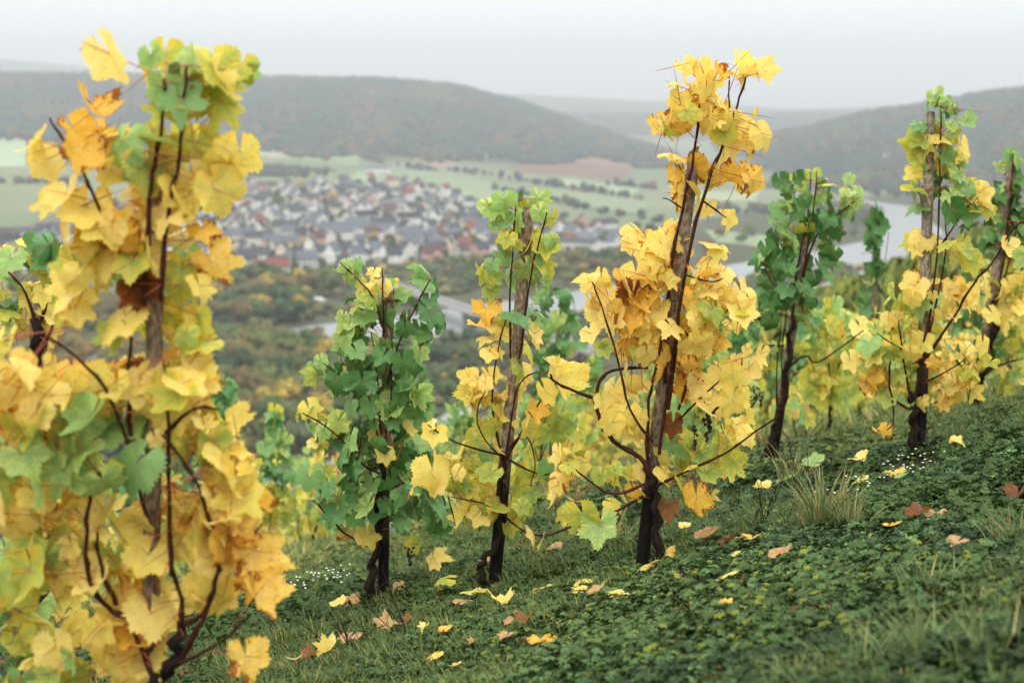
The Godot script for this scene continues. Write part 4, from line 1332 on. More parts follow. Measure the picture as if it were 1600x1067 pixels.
	vine("tall bright yellow vine with two long bare tipped shoots and a looping cane", Vector3(0.616, -2.187, -6.506),
		[[0.028, 0.08, 0.045, 0.05, 0.067, 0.227, 0.05, 0.056, 0.391, 0.05, 0.024, 0.49, 0.05],
		[0.013, 0.024, 0.49, 0.05, -0.019, 0.582, 0.05, -0.139, 0.659, 0.05, -0.215, 0.781, 0.05, -0.219, 0.917, 0.05, -0.149, 0.995, 0.05, 0.01, 1.007, 0.05],
		[0.009, 0.02, 0.5, 0.03, 0.015, 0.813, 0.059, 0.037, 0.969, 0.088, 0.082, 1.241, 0.117],
		[0.008, 0.069, 0.6, 0.059, 0.107, 0.935, 0.067, 0.152, 1.175, 0.075, 0.234, 1.102, 0.083],
		[0.009, 0.11, 0.813, 0.06, 0.173, 1.438, 0.053, 0.267, 1.845, 0.047, 0.336, 2.022, 0.04, 0.366, 2.116, 0.033, 0.397, 2.202, 0.027, 0.435, 2.329, 0.02],
		[0.009, 0.094, 0.932, 0.05, 0.105, 1.407, 0.04, 0.158, 1.728, 0.03, 0.209, 1.987, 0.02, 0.232, 2.202, 0.01, 0.263, 2.301, 0],
		[0.005, 0.367, 2.116, 0.03, 0.359, 2.244, 0.025, 0.36, 2.354, 0.02],
		[0.008, 0.058, 0.444, 0.05, 0.2, 0.534, 0.1, 0.353, 0.622, 0.15, 0.46, 0.718, 0.2, 0.59, 0.83, 0.25],
		[0.007, 0.008, 0.473, 0.1, -0.143, 0.43, 0.133, -0.257, 0.5, 0.167, -0.324, 0.563, 0.2],
		[0.007, -0.001, 0.398, 0.05, -0.169, 0.319, 0.1, -0.334, 0.282, 0.15, -0.469, 0.242, 0.2],
		[0.009, -0.213, 0.858, 0.06, -0.322, 0.904, 0.09, -0.417, 0.954, 0.12, -0.441, 0.996, 0.15],
		[0.007, 0.158, 0.808, 0.034, 0.244, 1.047, 0.021, 0.33, 1.224, 0.007, 0.448, 1.312, -0.006],
		[0.006, 0.166, 0.758, 0.018, 0.26, 0.862, 0.036, 0.359, 0.963, 0.054],
		[0.006, 0.27, 0.759, 0.088, 0.415, 0.937, 0.078, 0.443, 1.055, 0.067],
		[0.006, 0.036, 0.666, 0.08, -0.071, 0.821, 0.098, -0.134, 1.063, 0.115, -0.21, 1.302, 0.133, -0.256, 1.42, 0.15],
		[0.005, 0.177, 1.44, 0.068, 0.285, 1.413, 0.092, 0.339, 1.431, 0.115],
		[0.005, 0.255, 1.772, 0.04, 0.358, 1.699, 0.039],
		[0.004, 0.152, 1.744, 0.053, 0.094, 1.781, 0.048, 0.066, 1.787, 0.044]],
		[[0.148, 2.295, 0.067, 0.083, 6, 0, 1], [0.283, 2.329, 0.047, 0.045, 3, 0, 1], [0.455, 2.358, 0.087, 0.045, 5, 0, 1], [0.508, 2.315, 0.027, 0.058, 1, 0, 1], [0.245, 2.202, 0.121, 0.083, 12, 0, 1], [0.109, 2.059, 0.067, 0.112, 6, 0, 1], [0.442, 2.059, 0.087, 0.102, 10, 0, 1], [0.31, 2.13, 0.101, 0.064, 6, 0, 1], [0.375, 1.857, 0.094, 0.058, 5, 1, 1], [0.164, 1.886, 0.047, 0.109, 6, 1, 1], [0.26, 1.799, 0.06, 0.08, 3, 0, 1], [0.373, 1.682, 0.02, 0.07, 1, 0, 1], [0.093, 1.623, 0.101, 0.077, 6, 0, 1], [0.025, 1.491, 0.127, 0.147, 13, 0, 1], [0.118, 1.535, 0.067, 0.096, 6, 0, 1], [0.284, 1.506, 0.074, 0.102, 5, 0, 1], [0.342, 1.417, 0.06, 0.038, 2, 0, 1], [-0.031, 1.328, 0.121, 0.109, 11, 1, 1], [0.152, 1.313, 0.161, 0.109, 16, 0, 1], [0.336, 1.259, 0.121, 0.09, 10, 0, 1], [0.448, 1.283, 0.054, 0.09, 5, 0, 1], [-0.232, 1.349, 0.06, 0.064, 5, 0, 1], [-0.184, 1.223, 0.094, 0.109, 8, 0, 1], [-0.135, 1.133, 0.094, 0.077, 6, 0, 1], [-0.046, 1.088, 0.094, 0.09, 6, 0, 1], [0.103, 1.103, 0.148, 0.122, 16, 0, 1], [0.287, 1.103, 0.127, 0.109, 11, 0, 1], [0.47, 1.028, 0.074, 0.058, 5, 0, 1], [-0.064, 0.907, 0.087, 0.058, 5, 0, 1], [-0.077, 0.764, 0.094, 0.07, 6, 0, 1], [0.008, 0.672, 0.074, 0.038, 3, 0, 1], [0.345, 0.892, 0.114, 0.096, 8, 0, 1], [0.159, 0.946, 0.074, 0.07, 5, 1, 1], [0.439, 0.724, 0.121, 0.09, 8, 0, 1], [0.322, 0.57, 0.141, 0.077, 10, 2, 1], [0.183, 0.616, 0.074, 0.058, 5, 2, 1], [0.113, 0.492, 0.107, 0.07, 7, 0, 1], [-0.057, 0.415, 0.054, 0.038, 2, 0, 1], [0.279, 0.362, 0.087, 0.07, 2, 0, 1.35, 0.1], [-0.164, 0.477, 0.094, 0.058, 5, 2, 1], [-0.117, 0.384, 0.047, 0.026, 2, 0, 1], [-0.259, 0.306, 0.074, 0.07, 2, 2, 1.4, 0.2], [-0.356, 0.399, 0.06, 0.058, 3, 0, 1], [-0.315, 0.567, 0.08, 0.045, 3, 2, 1], [-0.001, 0.486, 0.034, 0.026, 1, 0, 1], [-0.39, 0.508, 0.05, 0.064, 3, 0, 1], [-0.198, 0.855, 0.027, 0.026, 1, 0, 0.7, 0.1], [0.157, 0.718, 0.027, 0.026, 1, 5, 1], [0.126, 0.299, 0.034, 0.045, 1, 5, 1], [-0.069, 1.283, 0.047, 0.064, 2, 5, 1], [0.213, 1.223, 0.134, 0.128, 7, 0, 1], [0.006, 1.223, 0.101, 0.128, 7, 0, 1]], 0.137, "vines of the nearest row", [[0.304, 0.811, 0.05], [0.29, 0.765, 0.05], [0.232, 0.726, 0.05]], Vector3(0.215, 1.995, 0))
	stake("leaning stake of the slim pale green vine, ringed with two wires", Vector3(-0.097, -2.484, -7.101), Vector3(0.18, 1.996, -0.03), 0.032, true, 0.15)
	vine("slim pale green vine with three huge yellow leaves on its right shoulder", Vector3(-0.097, -2.484, -7.101),
		[[0.024, -0.022, 0.017, 0.05, -0.062, 0.114, 0.05, -0.045, 0.2, 0.05, 0.024, 0.275, 0.05, 0.041, 0.466, 0.05, 0.051, 0.732, 0.05],
		[0.006, 0.135, 1.244, 0.05, 0.189, 1.654, 0.06, 0.23, 1.827, 0.07, 0.27, 1.98, 0.08],
		[0.006, 0.09, 1.244, 0.05, 0.087, 1.568, 0.04, 0.1, 1.76, 0.03, 0.116, 2.045, 0.02],
		[0.005, 0.051, 0.726, 0.028, -0.033, 0.815, 0.05, -0.081, 0.953, 0.072, -0.038, 1.089, 0.093],
		[0.005, 0.058, 0.749, 0.08, 0.155, 0.857, 0.087, 0.213, 0.726, 0.093, 0.188, 0.594, 0.1],
		[0.006, 0.051, 0.744, 0.06, -0.187, 0.825, 0.105, -0.326, 0.927, 0.15],
		[0.005, 0.031, 0.482, 0.06, -0.05, 0.501, 0.08, -0.215, 0.54, 0.1],
		[0.004, -0.228, 0.544, 0.1, -0.19, 0.386, 0.1],
		[0.006, 0.064, 0.722, 0.08, 0.097, 0.96, 0.103, 0.135, 1.128, 0.127, 0.224, 1.197, 0.15],
		[0.005, 0.038, 0.445, 0.05, 0.162, 0.348, 0.067, 0.293, 0.336, 0.083, 0.403, 0.386, 0.1],
		[0.006, 0.051, 0.734, 0.06, -0.001, 0.981, 0.048, 0.019, 1.242, 0.037, 0.065, 1.436, 0.025],
		[0.006, 0.064, 0.717, 0.06, 0.194, 0.955, 0.08, 0.305, 1.123, 0.1, 0.416, 1.176, 0.12],
		[0.006, 0.051, 0.739, 0.04, 0.227, 0.653, 0.07, 0.356, 0.677, 0.1]],
		[[0.033, 1.971, 0.059, 0.077, 5, 3, 1], [0.212, 1.981, 0.103, 0.063, 6, 3, 1], [0.263, 1.869, 0.066, 0.084, 3, 3, 1], [0.129, 1.933, 0.037, 0.035, 2, 2, 1], [0.097, 1.869, 0.051, 0.049, 3, 2, 1], [0.007, 1.773, 0.037, 0.091, 2, 3, 1], [0.116, 1.789, 0.103, 0.07, 7, 2, 1], [0.209, 1.805, 0.059, 0.07, 3, 3, 1], [0.264, 1.718, 0.044, 0.091, 3, 2, 1], [-0.025, 1.644, 0.044, 0.077, 3, 2, 1], [0.081, 1.66, 0.095, 0.077, 5, 3, 1], [0.212, 1.644, 0.066, 0.084, 5, 3, 1], [-0.039, 1.458, 0.029, 0.077, 2, 1, 1], [0.122, 1.504, 0.059, 0.042, 1, 4, 1.35, 0.15], [0.2, 1.432, 0.066, 0.063, 3, 3, 1], [0.09, 1.416, 0.059, 0.056, 3, 3, 1], [0.006, 1.328, 0.044, 0.091, 5, 0, 1], [0.22, 1.196, 0.125, 0.105, 3, 0, 1.5, 0.18], [0.259, 1.341, 0.059, 0.042, 2, 0, 1], [0.373, 1.186, 0.081, 0.063, 5, 0, 1], [0.247, 1.02, 0.037, 0.098, 2, 0, 1.2, 0.15], [-0.112, 1.087, 0.044, 0.056, 5, 0, 1], [-0.027, 1.064, 0.081, 0.077, 7, 0, 1], [-0.027, 0.937, 0.095, 0.063, 6, 2, 1], [-0.309, 0.904, 0.029, 0.049, 2, 0, 0.9, 0.12], [-0.271, 0.668, 0.11, 0.07, 5, 0, 1.25, 0.12], [-0.192, 0.729, 0.044, 0.035, 2, 0, 1], [-0.084, 0.594, 0.095, 0.126, 8, 2, 1], [-0.048, 0.479, 0.081, 0.091, 7, 0, 1], [0.064, 0.567, 0.132, 0.126, 11, 2, 1], [0.103, 0.424, 0.11, 0.077, 6, 2, 1], [0.202, 0.54, 0.044, 0.042, 1, 4, 1], [0.229, 0.328, 0.044, 0.063, 2, 0, 1.1, 0.1], [0.169, 0.904, 0.103, 0.084, 7, 2, 1], [0.358, 0.887, 0.081, 0.063, 6, 2, 1], [0.281, 0.618, 0.081, 0.084, 6, 2, 1], [0.402, 0.685, 0.073, 0.049, 3, 2, 1], [0.334, 0.465, 0.051, 0.07, 2, 0, 1], [-0.108, 0.424, 0.066, 0.063, 5, 2, 1], [-0.002, 0.77, 0.11, 0.105, 6, 2, 1], [0.129, 1.103, 0.055, 0.105, 3, 2, 1], [-0.431, 0.533, 0.029, 0.021, 1, 0, 1]], 0.138, "vines of the nearest row", [], Vector3(0.18, 1.996, 0))
	stake("dark stake hidden inside the bushy deep green vine", Vector3(-0.741, -2.779, -7.769), Vector3(0.065, 1.799, -0.03), 0.03, true, 0)
	vine("bushy deep green vine with wide low arms and a few yellow leaves", Vector3(-0.741, -2.779, -7.769),
		[[0.033, -0.054, -0.009, 0.05, -0.055, 0.154, 0.05, -0.03, 0.331, 0.05, -0.005, 0.584, 0.05, 0.029, 0.915, 0.05],
		[0.007, 0.052, 1.278, 0.05, 0.116, 1.496, 0.067, 0.186, 1.655, 0.083, 0.297, 1.868, 0.1],
		[0.006, 0.034, 1.417, 0.024, 0.032, 1.739, 0.026, 0.031, 1.923, 0.029],
		[0.006, 0.038, 1.565, 0.05, -0.01, 1.744, 0.067, -0.087, 1.852, 0.083, -0.194, 1.958, 0.1],
		[0.006, 0.001, 0.952, 0.05, -0.054, 1.139, 0.073, -0.155, 1.287, 0.097, -0.29, 1.406, 0.12],
		[0.007, -0.001, 0.771, 0.06, -0.111, 0.852, 0.09, -0.239, 1.019, 0.12, -0.408, 1.137, 0.15],
		[0.007, -0.023, 0.361, 0.05, -0.173, 0.416, 0.083, -0.274, 0.537, 0.117, -0.359, 0.645, 0.15],
		[0.006, -0.007, 0.635, 0.1, -0.103, 0.558, 0.113, -0.122, 0.77, 0.127, -0.081, 1.023, 0.14],
		[0.006, 0.028, 0.914, 0.046, 0.077, 1.28, 0.058, 0.06, 1.497, 0.071],
		[0.006, 0.014, 0.914, 0.046, 0, 1.281, 0.063, -0.029, 1.569, 0.08],
		[0.007, 0.003, 0.621, 0.05, 0.17, 0.736, 0.067, 0.314, 0.704, 0.083, 0.385, 0.561, 0.1],
		[0.006, 0.045, 1.053, 0.013, 0.177, 1.422, 0.053, 0.304, 1.536, 0.092]],
		[[-0.155, 1.912, 0.064, 0.046, 6, 3, 0.8], [-0.04, 1.824, 0.088, 0.069, 7, 2, 0.85], [0.037, 1.806, 0.048, 0.069, 3, 2, 0.7], [0.249, 1.877, 0.064, 0.054, 3, 3, 1], [0.29, 1.728, 0.088, 0.1, 3, 4, 1.2], [-0.018, 1.671, 0.113, 0.107, 6, 4, 1], [0.127, 1.664, 0.113, 0.092, 6, 4, 1], [0.289, 1.575, 0.08, 0.084, 3, 4, 1], [-0.123, 1.682, 0.056, 0.092, 3, 3, 1], [-0.161, 1.539, 0.072, 0.107, 5, 3, 1], [0.175, 1.521, 0.113, 0.107, 6, 4, 1], [-0.074, 1.449, 0.153, 0.146, 10, 4, 1], [0.037, 1.305, 0.153, 0.184, 14, 4, 1], [-0.113, 1.268, 0.137, 0.146, 9, 4, 1], [0.099, 1.123, 0.113, 0.146, 9, 4, 1], [-0.29, 1.341, 0.088, 0.054, 5, 3, 0.9], [-0.263, 1.25, 0.04, 0.046, 1, 3, 1], [-0.099, 1.068, 0.153, 0.146, 10, 4, 1], [-0.42, 1.086, 0.056, 0.038, 2, 2, 1], [-0.332, 1.032, 0.113, 0.084, 7, 3, 1], [-0.226, 0.94, 0.137, 0.092, 8, 4, 1], [-0.046, 1.006, 0.169, 0.107, 8, 4, 1], [-0.013, 0.829, 0.233, 0.146, 18, 4, 1], [0.137, 0.755, 0.193, 0.184, 18, 4, 1], [-0.124, 0.644, 0.193, 0.146, 13, 4, 1], [0.019, 0.562, 0.193, 0.146, 13, 4, 1], [0.228, 0.532, 0.153, 0.13, 9, 4, 1], [0.343, 0.428, 0.048, 0.046, 2, 4, 1], [-0.311, 0.681, 0.104, 0.13, 7, 3, 1], [-0.019, 0.896, 0.145, 0.1, 5, 0, 0.75], [-0.128, 0.397, 0.113, 0.054, 5, 0, 0.85], [0.161, 0.364, 0.064, 0.061, 3, 2, 0.8], [-0.265, 0.457, 0.096, 0.069, 5, 3, 1], [-0.334, 0.94, 0.048, 0.046, 2, 0, 0.7], [-0.173, 0.903, 0.04, 0.038, 2, 0, 0.7], [0.154, 1.006, 0.032, 0.054, 1, 0, 1], [0.291, 0.307, 0.056, 0.069, 1, 2, 1.1], [0.38, 0.57, 0.064, 0.084, 5, 3, 1], [0.19, 1.268, 0.056, 0.092, 3, 4, 1]], 0.15, "vines of the nearest row", [[0.168, 0.358, 0.1]], Vector3(0.065, 1.799, 0))
	stake("leaning stake of the green vine with two bare twig tips", Vector3(1.919, -2.622, -10.214), Vector3(0.208, 1.704, -0.03), 0.034, true, 0.2)
	vine("green vine with two bare twig tips and a thick shaggy trunk", Vector3(1.919, -2.622, -10.214),
		[[0.036, 0.02, -0.036, 0.05, -0.009, 0.167, 0.05, 0.052, 0.455, 0.05, 0.087, 0.834, 0.05, 0.106, 1.116, 0.05],
		[0.03, -0.037, -0.016, 0.05, -0.025, 0.215, 0.05, 0.035, 0.407, 0.05],
		[0.008, 0.108, 1.115, 0.041, 0.134, 1.486, 0.037, 0.196, 1.854, 0.032, 0.209, 2.181, 0.027],
		[0.008, 0.12, 1.106, -0.019, 0.182, 1.485, 0.026, 0.224, 1.857, 0.07, 0.236, 2.185, 0.115],
		[0.01, 0.154, 1.349, 0.05, 0.253, 1.719, 0.067, 0.368, 1.853, 0.083, 0.514, 1.972, 0.1],
		[0.009, 0.089, 0.763, 0.05, 0.199, 0.86, 0.088, 0.272, 0.819, 0.125, 0.394, 0.901, 0.162, 0.589, 1.064, 0.2],
		[0.007, 0.056, 0.928, 0.05, -0.115, 0.928, 0.075, -0.183, 0.881, 0.1],
		[0.007, 0.052, 0.465, 0.1, 0.031, 0.843, 0.1, 0.056, 1.216, 0.1],
		[0.007, 0.025, 0.361, 0.06, 0.004, 0.742, 0.06, 0.03, 1.117, 0.06],
		[0.006, 0.013, -0.109, 0.1, 0.161, -0.371, 0.2],
		[0.007, 0.102, 1.216, 0.099, -0.063, 1.4, 0.092, -0.111, 1.538, 0.086]],
		[[0.096, 2.034, 0.114, 0.109, 8, 4, 0.9], [0.212, 2.103, 0.114, 0.06, 6, 2, 0.8], [0.37, 2.034, 0.114, 0.089, 7, 3, 0.85], [0.508, 2.034, 0.073, 0.089, 5, 3, 0.8], [0.192, 1.897, 0.166, 0.109, 10, 4, 1], [0.449, 1.897, 0.114, 0.109, 7, 4, 1], [0.105, 1.736, 0.114, 0.079, 6, 2, 0.9], [0.298, 1.736, 0.146, 0.109, 10, 4, 1], [0.413, 1.612, 0.083, 0.129, 5, 4, 1], [0.039, 1.805, 0.062, 0.089, 3, 3, 1], [-0.005, 1.566, 0.104, 0.179, 10, 4, 1], [0.181, 1.528, 0.166, 0.159, 11, 4, 1], [0.07, 1.38, 0.187, 0.129, 11, 4, 1], [0.257, 1.343, 0.135, 0.139, 8, 4, 1], [0.369, 1.566, 0.062, 0.079, 2, 3, 1], [-0.096, 1.528, 0.042, 0.06, 2, 3, 1], [0.104, 1.193, 0.187, 0.129, 12, 4, 1], [-0.063, 1.193, 0.083, 0.129, 6, 4, 1], [-0.143, 1.052, 0.083, 0.129, 6, 3, 1], [-0.09, 0.825, 0.094, 0.109, 6, 3, 1], [0.265, 1.109, 0.073, 0.079, 3, 4, 1], [0.332, 1.038, 0.114, 0.109, 5, 2, 1], [0.155, 0.482, 0.114, 0.109, 3, 2, 1.2, 0.15], [0.412, 0.896, 0.104, 0.099, 5, 2, 1], [0.547, 1.014, 0.083, 0.079, 3, 0, 1]], 0.15, "vines of the nearest row", [[-0.148, 0.631, 0.1], [-0.174, 0.56, 0.1], [-0.11, 0.598, 0.1]], Vector3(0.208, 1.704, 0))
	stake("bare grey stake standing clear above its pale green vine", Vector3(2.479, -2.101, -8.403), Vector3(-0.026, 2.083, -0.03), 0.034, true, 0.5)
	vine("pale green vine climbing a bare grey stake, thick with yellow leaves at its foot", Vector3(2.479, -2.101, -8.403),
		[[0.036, -0.068, 0.005, 0.05, -0.06, 0.163, 0.05, -0.071, 0.32, 0.05, -0.087, 0.418, 0.05],
		[0.007, -0.023, 0.636, 0.07, 0.022, 1.246, 0.063, 0.018, 1.77, 0.057, 0.01, 2.116, 0.05],
		[0.006, -0.012, 0.711, 0.06, 0.065, 1.17, 0.06, 0.067, 1.434, 0.06, 0.028, 1.621, 0.06],
		[0.008, -0.086, 0.322, 0.06, -0.2, 0.395, 0.073, -0.231, 0.515, 0.087, -0.233, 0.641, 0.1],
		[0.009, -0.049, 0.602, 0.1, 0.108, 0.886, 0.15, 0.201, 1.096, 0.2, 0.289, 1.228, 0.25, 0.351, 1.38, 0.3, 0.408, 1.475, 0.35],
		[0.006, 0.043, 1.302, 0.06, 0.12, 1.44, 0.08, 0.201, 1.564, 0.1],
		[0.007, -0.078, 0.409, 0.1, -0.05, 0.641, 0.1, -0.023, 0.871, 0.1],
		[0.007, -0.087, 0.361, 0.06, -0.151, 0.637, 0.08, -0.197, 0.871, 0.1],
		[0.007, -0.043, 0.486, 0.1, 0.097, 0.568, 0.125, 0.199, 0.65, 0.15],
		[0.006, -0.045, 0.637, 0.08, -0.21, 0.72, 0.115, -0.335, 0.802, 0.15],
		[0.006, -0.21, 0.389, 0.1, -0.203, 0.255, 0.11, -0.246, 0.21, 0.12]],
		[[0.029, 2.119, 0.077, 0.041, 6, 3, 0.95], [0.107, 2.046, 0.094, 0.065, 7, 3, 1], [-0.077, 1.99, 0.043, 0.049, 2, 3, 1], [-0.022, 1.924, 0.077, 0.057, 6, 2, 1], [0.067, 1.946, 0.06, 0.049, 5, 2, 1], [-0.09, 1.786, 0.051, 0.082, 5, 2, 1], [0.092, 1.823, 0.068, 0.082, 7, 2, 1], [0.16, 1.73, 0.043, 0.057, 2, 3, 1], [-0.069, 1.648, 0.043, 0.049, 3, 2, 1], [0.119, 1.655, 0.103, 0.098, 8, 3, 1], [0.202, 1.648, 0.043, 0.041, 2, 3, 1], [-0.08, 1.573, 0.051, 0.073, 3, 3, 1], [0.03, 1.467, 0.068, 0.065, 1, 3, 1.5, 0.15], [0.162, 1.543, 0.077, 0.065, 5, 2, 0.9], [0.259, 1.58, 0.077, 0.049, 5, 6, 0.85], [0.224, 1.448, 0.043, 0.065, 2, 3, 1], [0.299, 1.524, 0.026, 0.041, 1, 2, 1], [0.01, 1.259, 0.103, 0.082, 5, 2, 1.15, 0.1], [-0.091, 1.316, 0.043, 0.057, 3, 0, 1], [0.11, 1.24, 0.077, 0.073, 3, 0, 1], [0.215, 1.259, 0.077, 0.09, 3, 2, 1], [0.077, 0.972, 0.154, 0.114, 11, 0, 1], [0.189, 1.01, 0.12, 0.098, 7, 0, 1], [-0.158, 0.933, 0.111, 0.114, 10, 2, 1], [-0.231, 0.856, 0.06, 0.065, 3, 0, 1], [-0.079, 1.049, 0.068, 0.073, 5, 0, 1], [-0.063, 0.701, 0.231, 0.147, 17, 2, 1], [0.05, 0.74, 0.12, 0.098, 3, 3, 1.2, 0.12], [0.144, 0.545, 0.179, 0.171, 19, 0, 1], [-0.094, 0.545, 0.162, 0.114, 10, 2, 1], [0.225, 0.467, 0.085, 0.073, 6, 0, 1], [0.067, 0.388, 0.111, 0.065, 6, 0, 1], [-0.262, 0.682, 0.12, 0.155, 11, 2, 1], [-0.307, 0.467, 0.06, 0.073, 5, 1, 1], [-0.224, 0.159, 0.034, 0.049, 1, 1, 1.1, 0.1], [-0.063, 0.369, 0.06, 0.033, 2, 2, 1], [0.324, 0.623, 0.077, 0.073, 5, 2, 1], [0.366, 1.342, 0.034, 0.057, 1, 0, 1.1, 0.3], [0.488, 1.259, 0.077, 0.065, 3, 3, 1, 0.3], [0.532, 1.475, 0.034, 0.033, 1, 0, 1.1, 0.3], [-0.166, 0.428, 0.085, 0.082, 5, 2, 1], [-0.384, 0.584, 0.064, 0.102, 5, 2, 1]], 0.145, "vines of the nearest row", [], Vector3(-0.026, 2.083, 0))
	stake("stake inside the dark green vine beyond the bare grey one", Vector3(3.704, -2.42, -11.167), Vector3(0.205, 1.967, -0.03), 0.04, false, 0.1)
	vine("dark green vine turning yellow below, beyond the bare grey stake", Vector3(3.704, -2.42, -11.167),
		[[0.05, -0.005, 0.05, 0.05, -0.005, 0.258, 0.05, 0.08, 0.465, 0.05, 0.111, 0.926, 0.05],
		[0.01, 0.131, 0.868, 0, 0.171, 1.278, 0.023, 0.185, 1.78, 0.046, 0.18, 2.078, 0.069],
		[0.01, 0.11, 0.877, 0.061, 0.219, 1.278, 0.028, 0.288, 1.678, -0.005],
		[0.01, 0.012, 0.31, 0.05, 0.158, 0.427, 0.125, 0.305, 0.491, 0.2],
		[0.009, 0.005, 0.258, 0.05, -0.143, 0.401, 0.125, -0.252, 0.593, 0.2]],
		[[0.213, 2.001, 0.079, 0.075, 7, 3, 1], [0.248, 1.828, 0.079, 0.097, 9, 4, 1], [0.154, 1.728, 0.09, 0.097, 10, 4, 1], [0.27, 1.628, 0.079, 0.097, 9, 4, 1], [0.125, 1.528, 0.079, 0.097, 7, 4, 1], [0.181, 1.417, 0.102, 0.151, 12, 4, 1], [0.073, 1.376, 0.09, 0.097, 7, 4, 1], [0.287, 1.316, 0.068, 0.097, 7, 4, 1], [0.213, 1.123, 0.136, 0.129, 12, 2, 1], [0.102, 1.021, 0.124, 0.119, 10, 0, 1], [0.307, 0.97, 0.068, 0.097, 7, 0, 1], [0.154, 0.817, 0.158, 0.119, 13, 0, 1], [0.325, 0.663, 0.09, 0.14, 10, 2, 1], [0.063, 0.611, 0.203, 0.119, 13, 4, 1], [0.286, 0.456, 0.147, 0.119, 12, 2, 1], [0.126, 0.394, 0.124, 0.086, 7, 3, 1], [0.261, 0.259, 0.102, 0.075, 6, 2, 1], [-0.107, 0.456, 0.102, 0.129, 7, 4, 1]], 0.16, "vines of the nearest row", [], Vector3(0.205, 1.967, 0))
	stake("thick stake inside the nearest large yellow vine", Vector3(-1.145, -2.157, -4.153), Vector3(0.105, 1.988, -0.03), 0.027, false, 0.15)
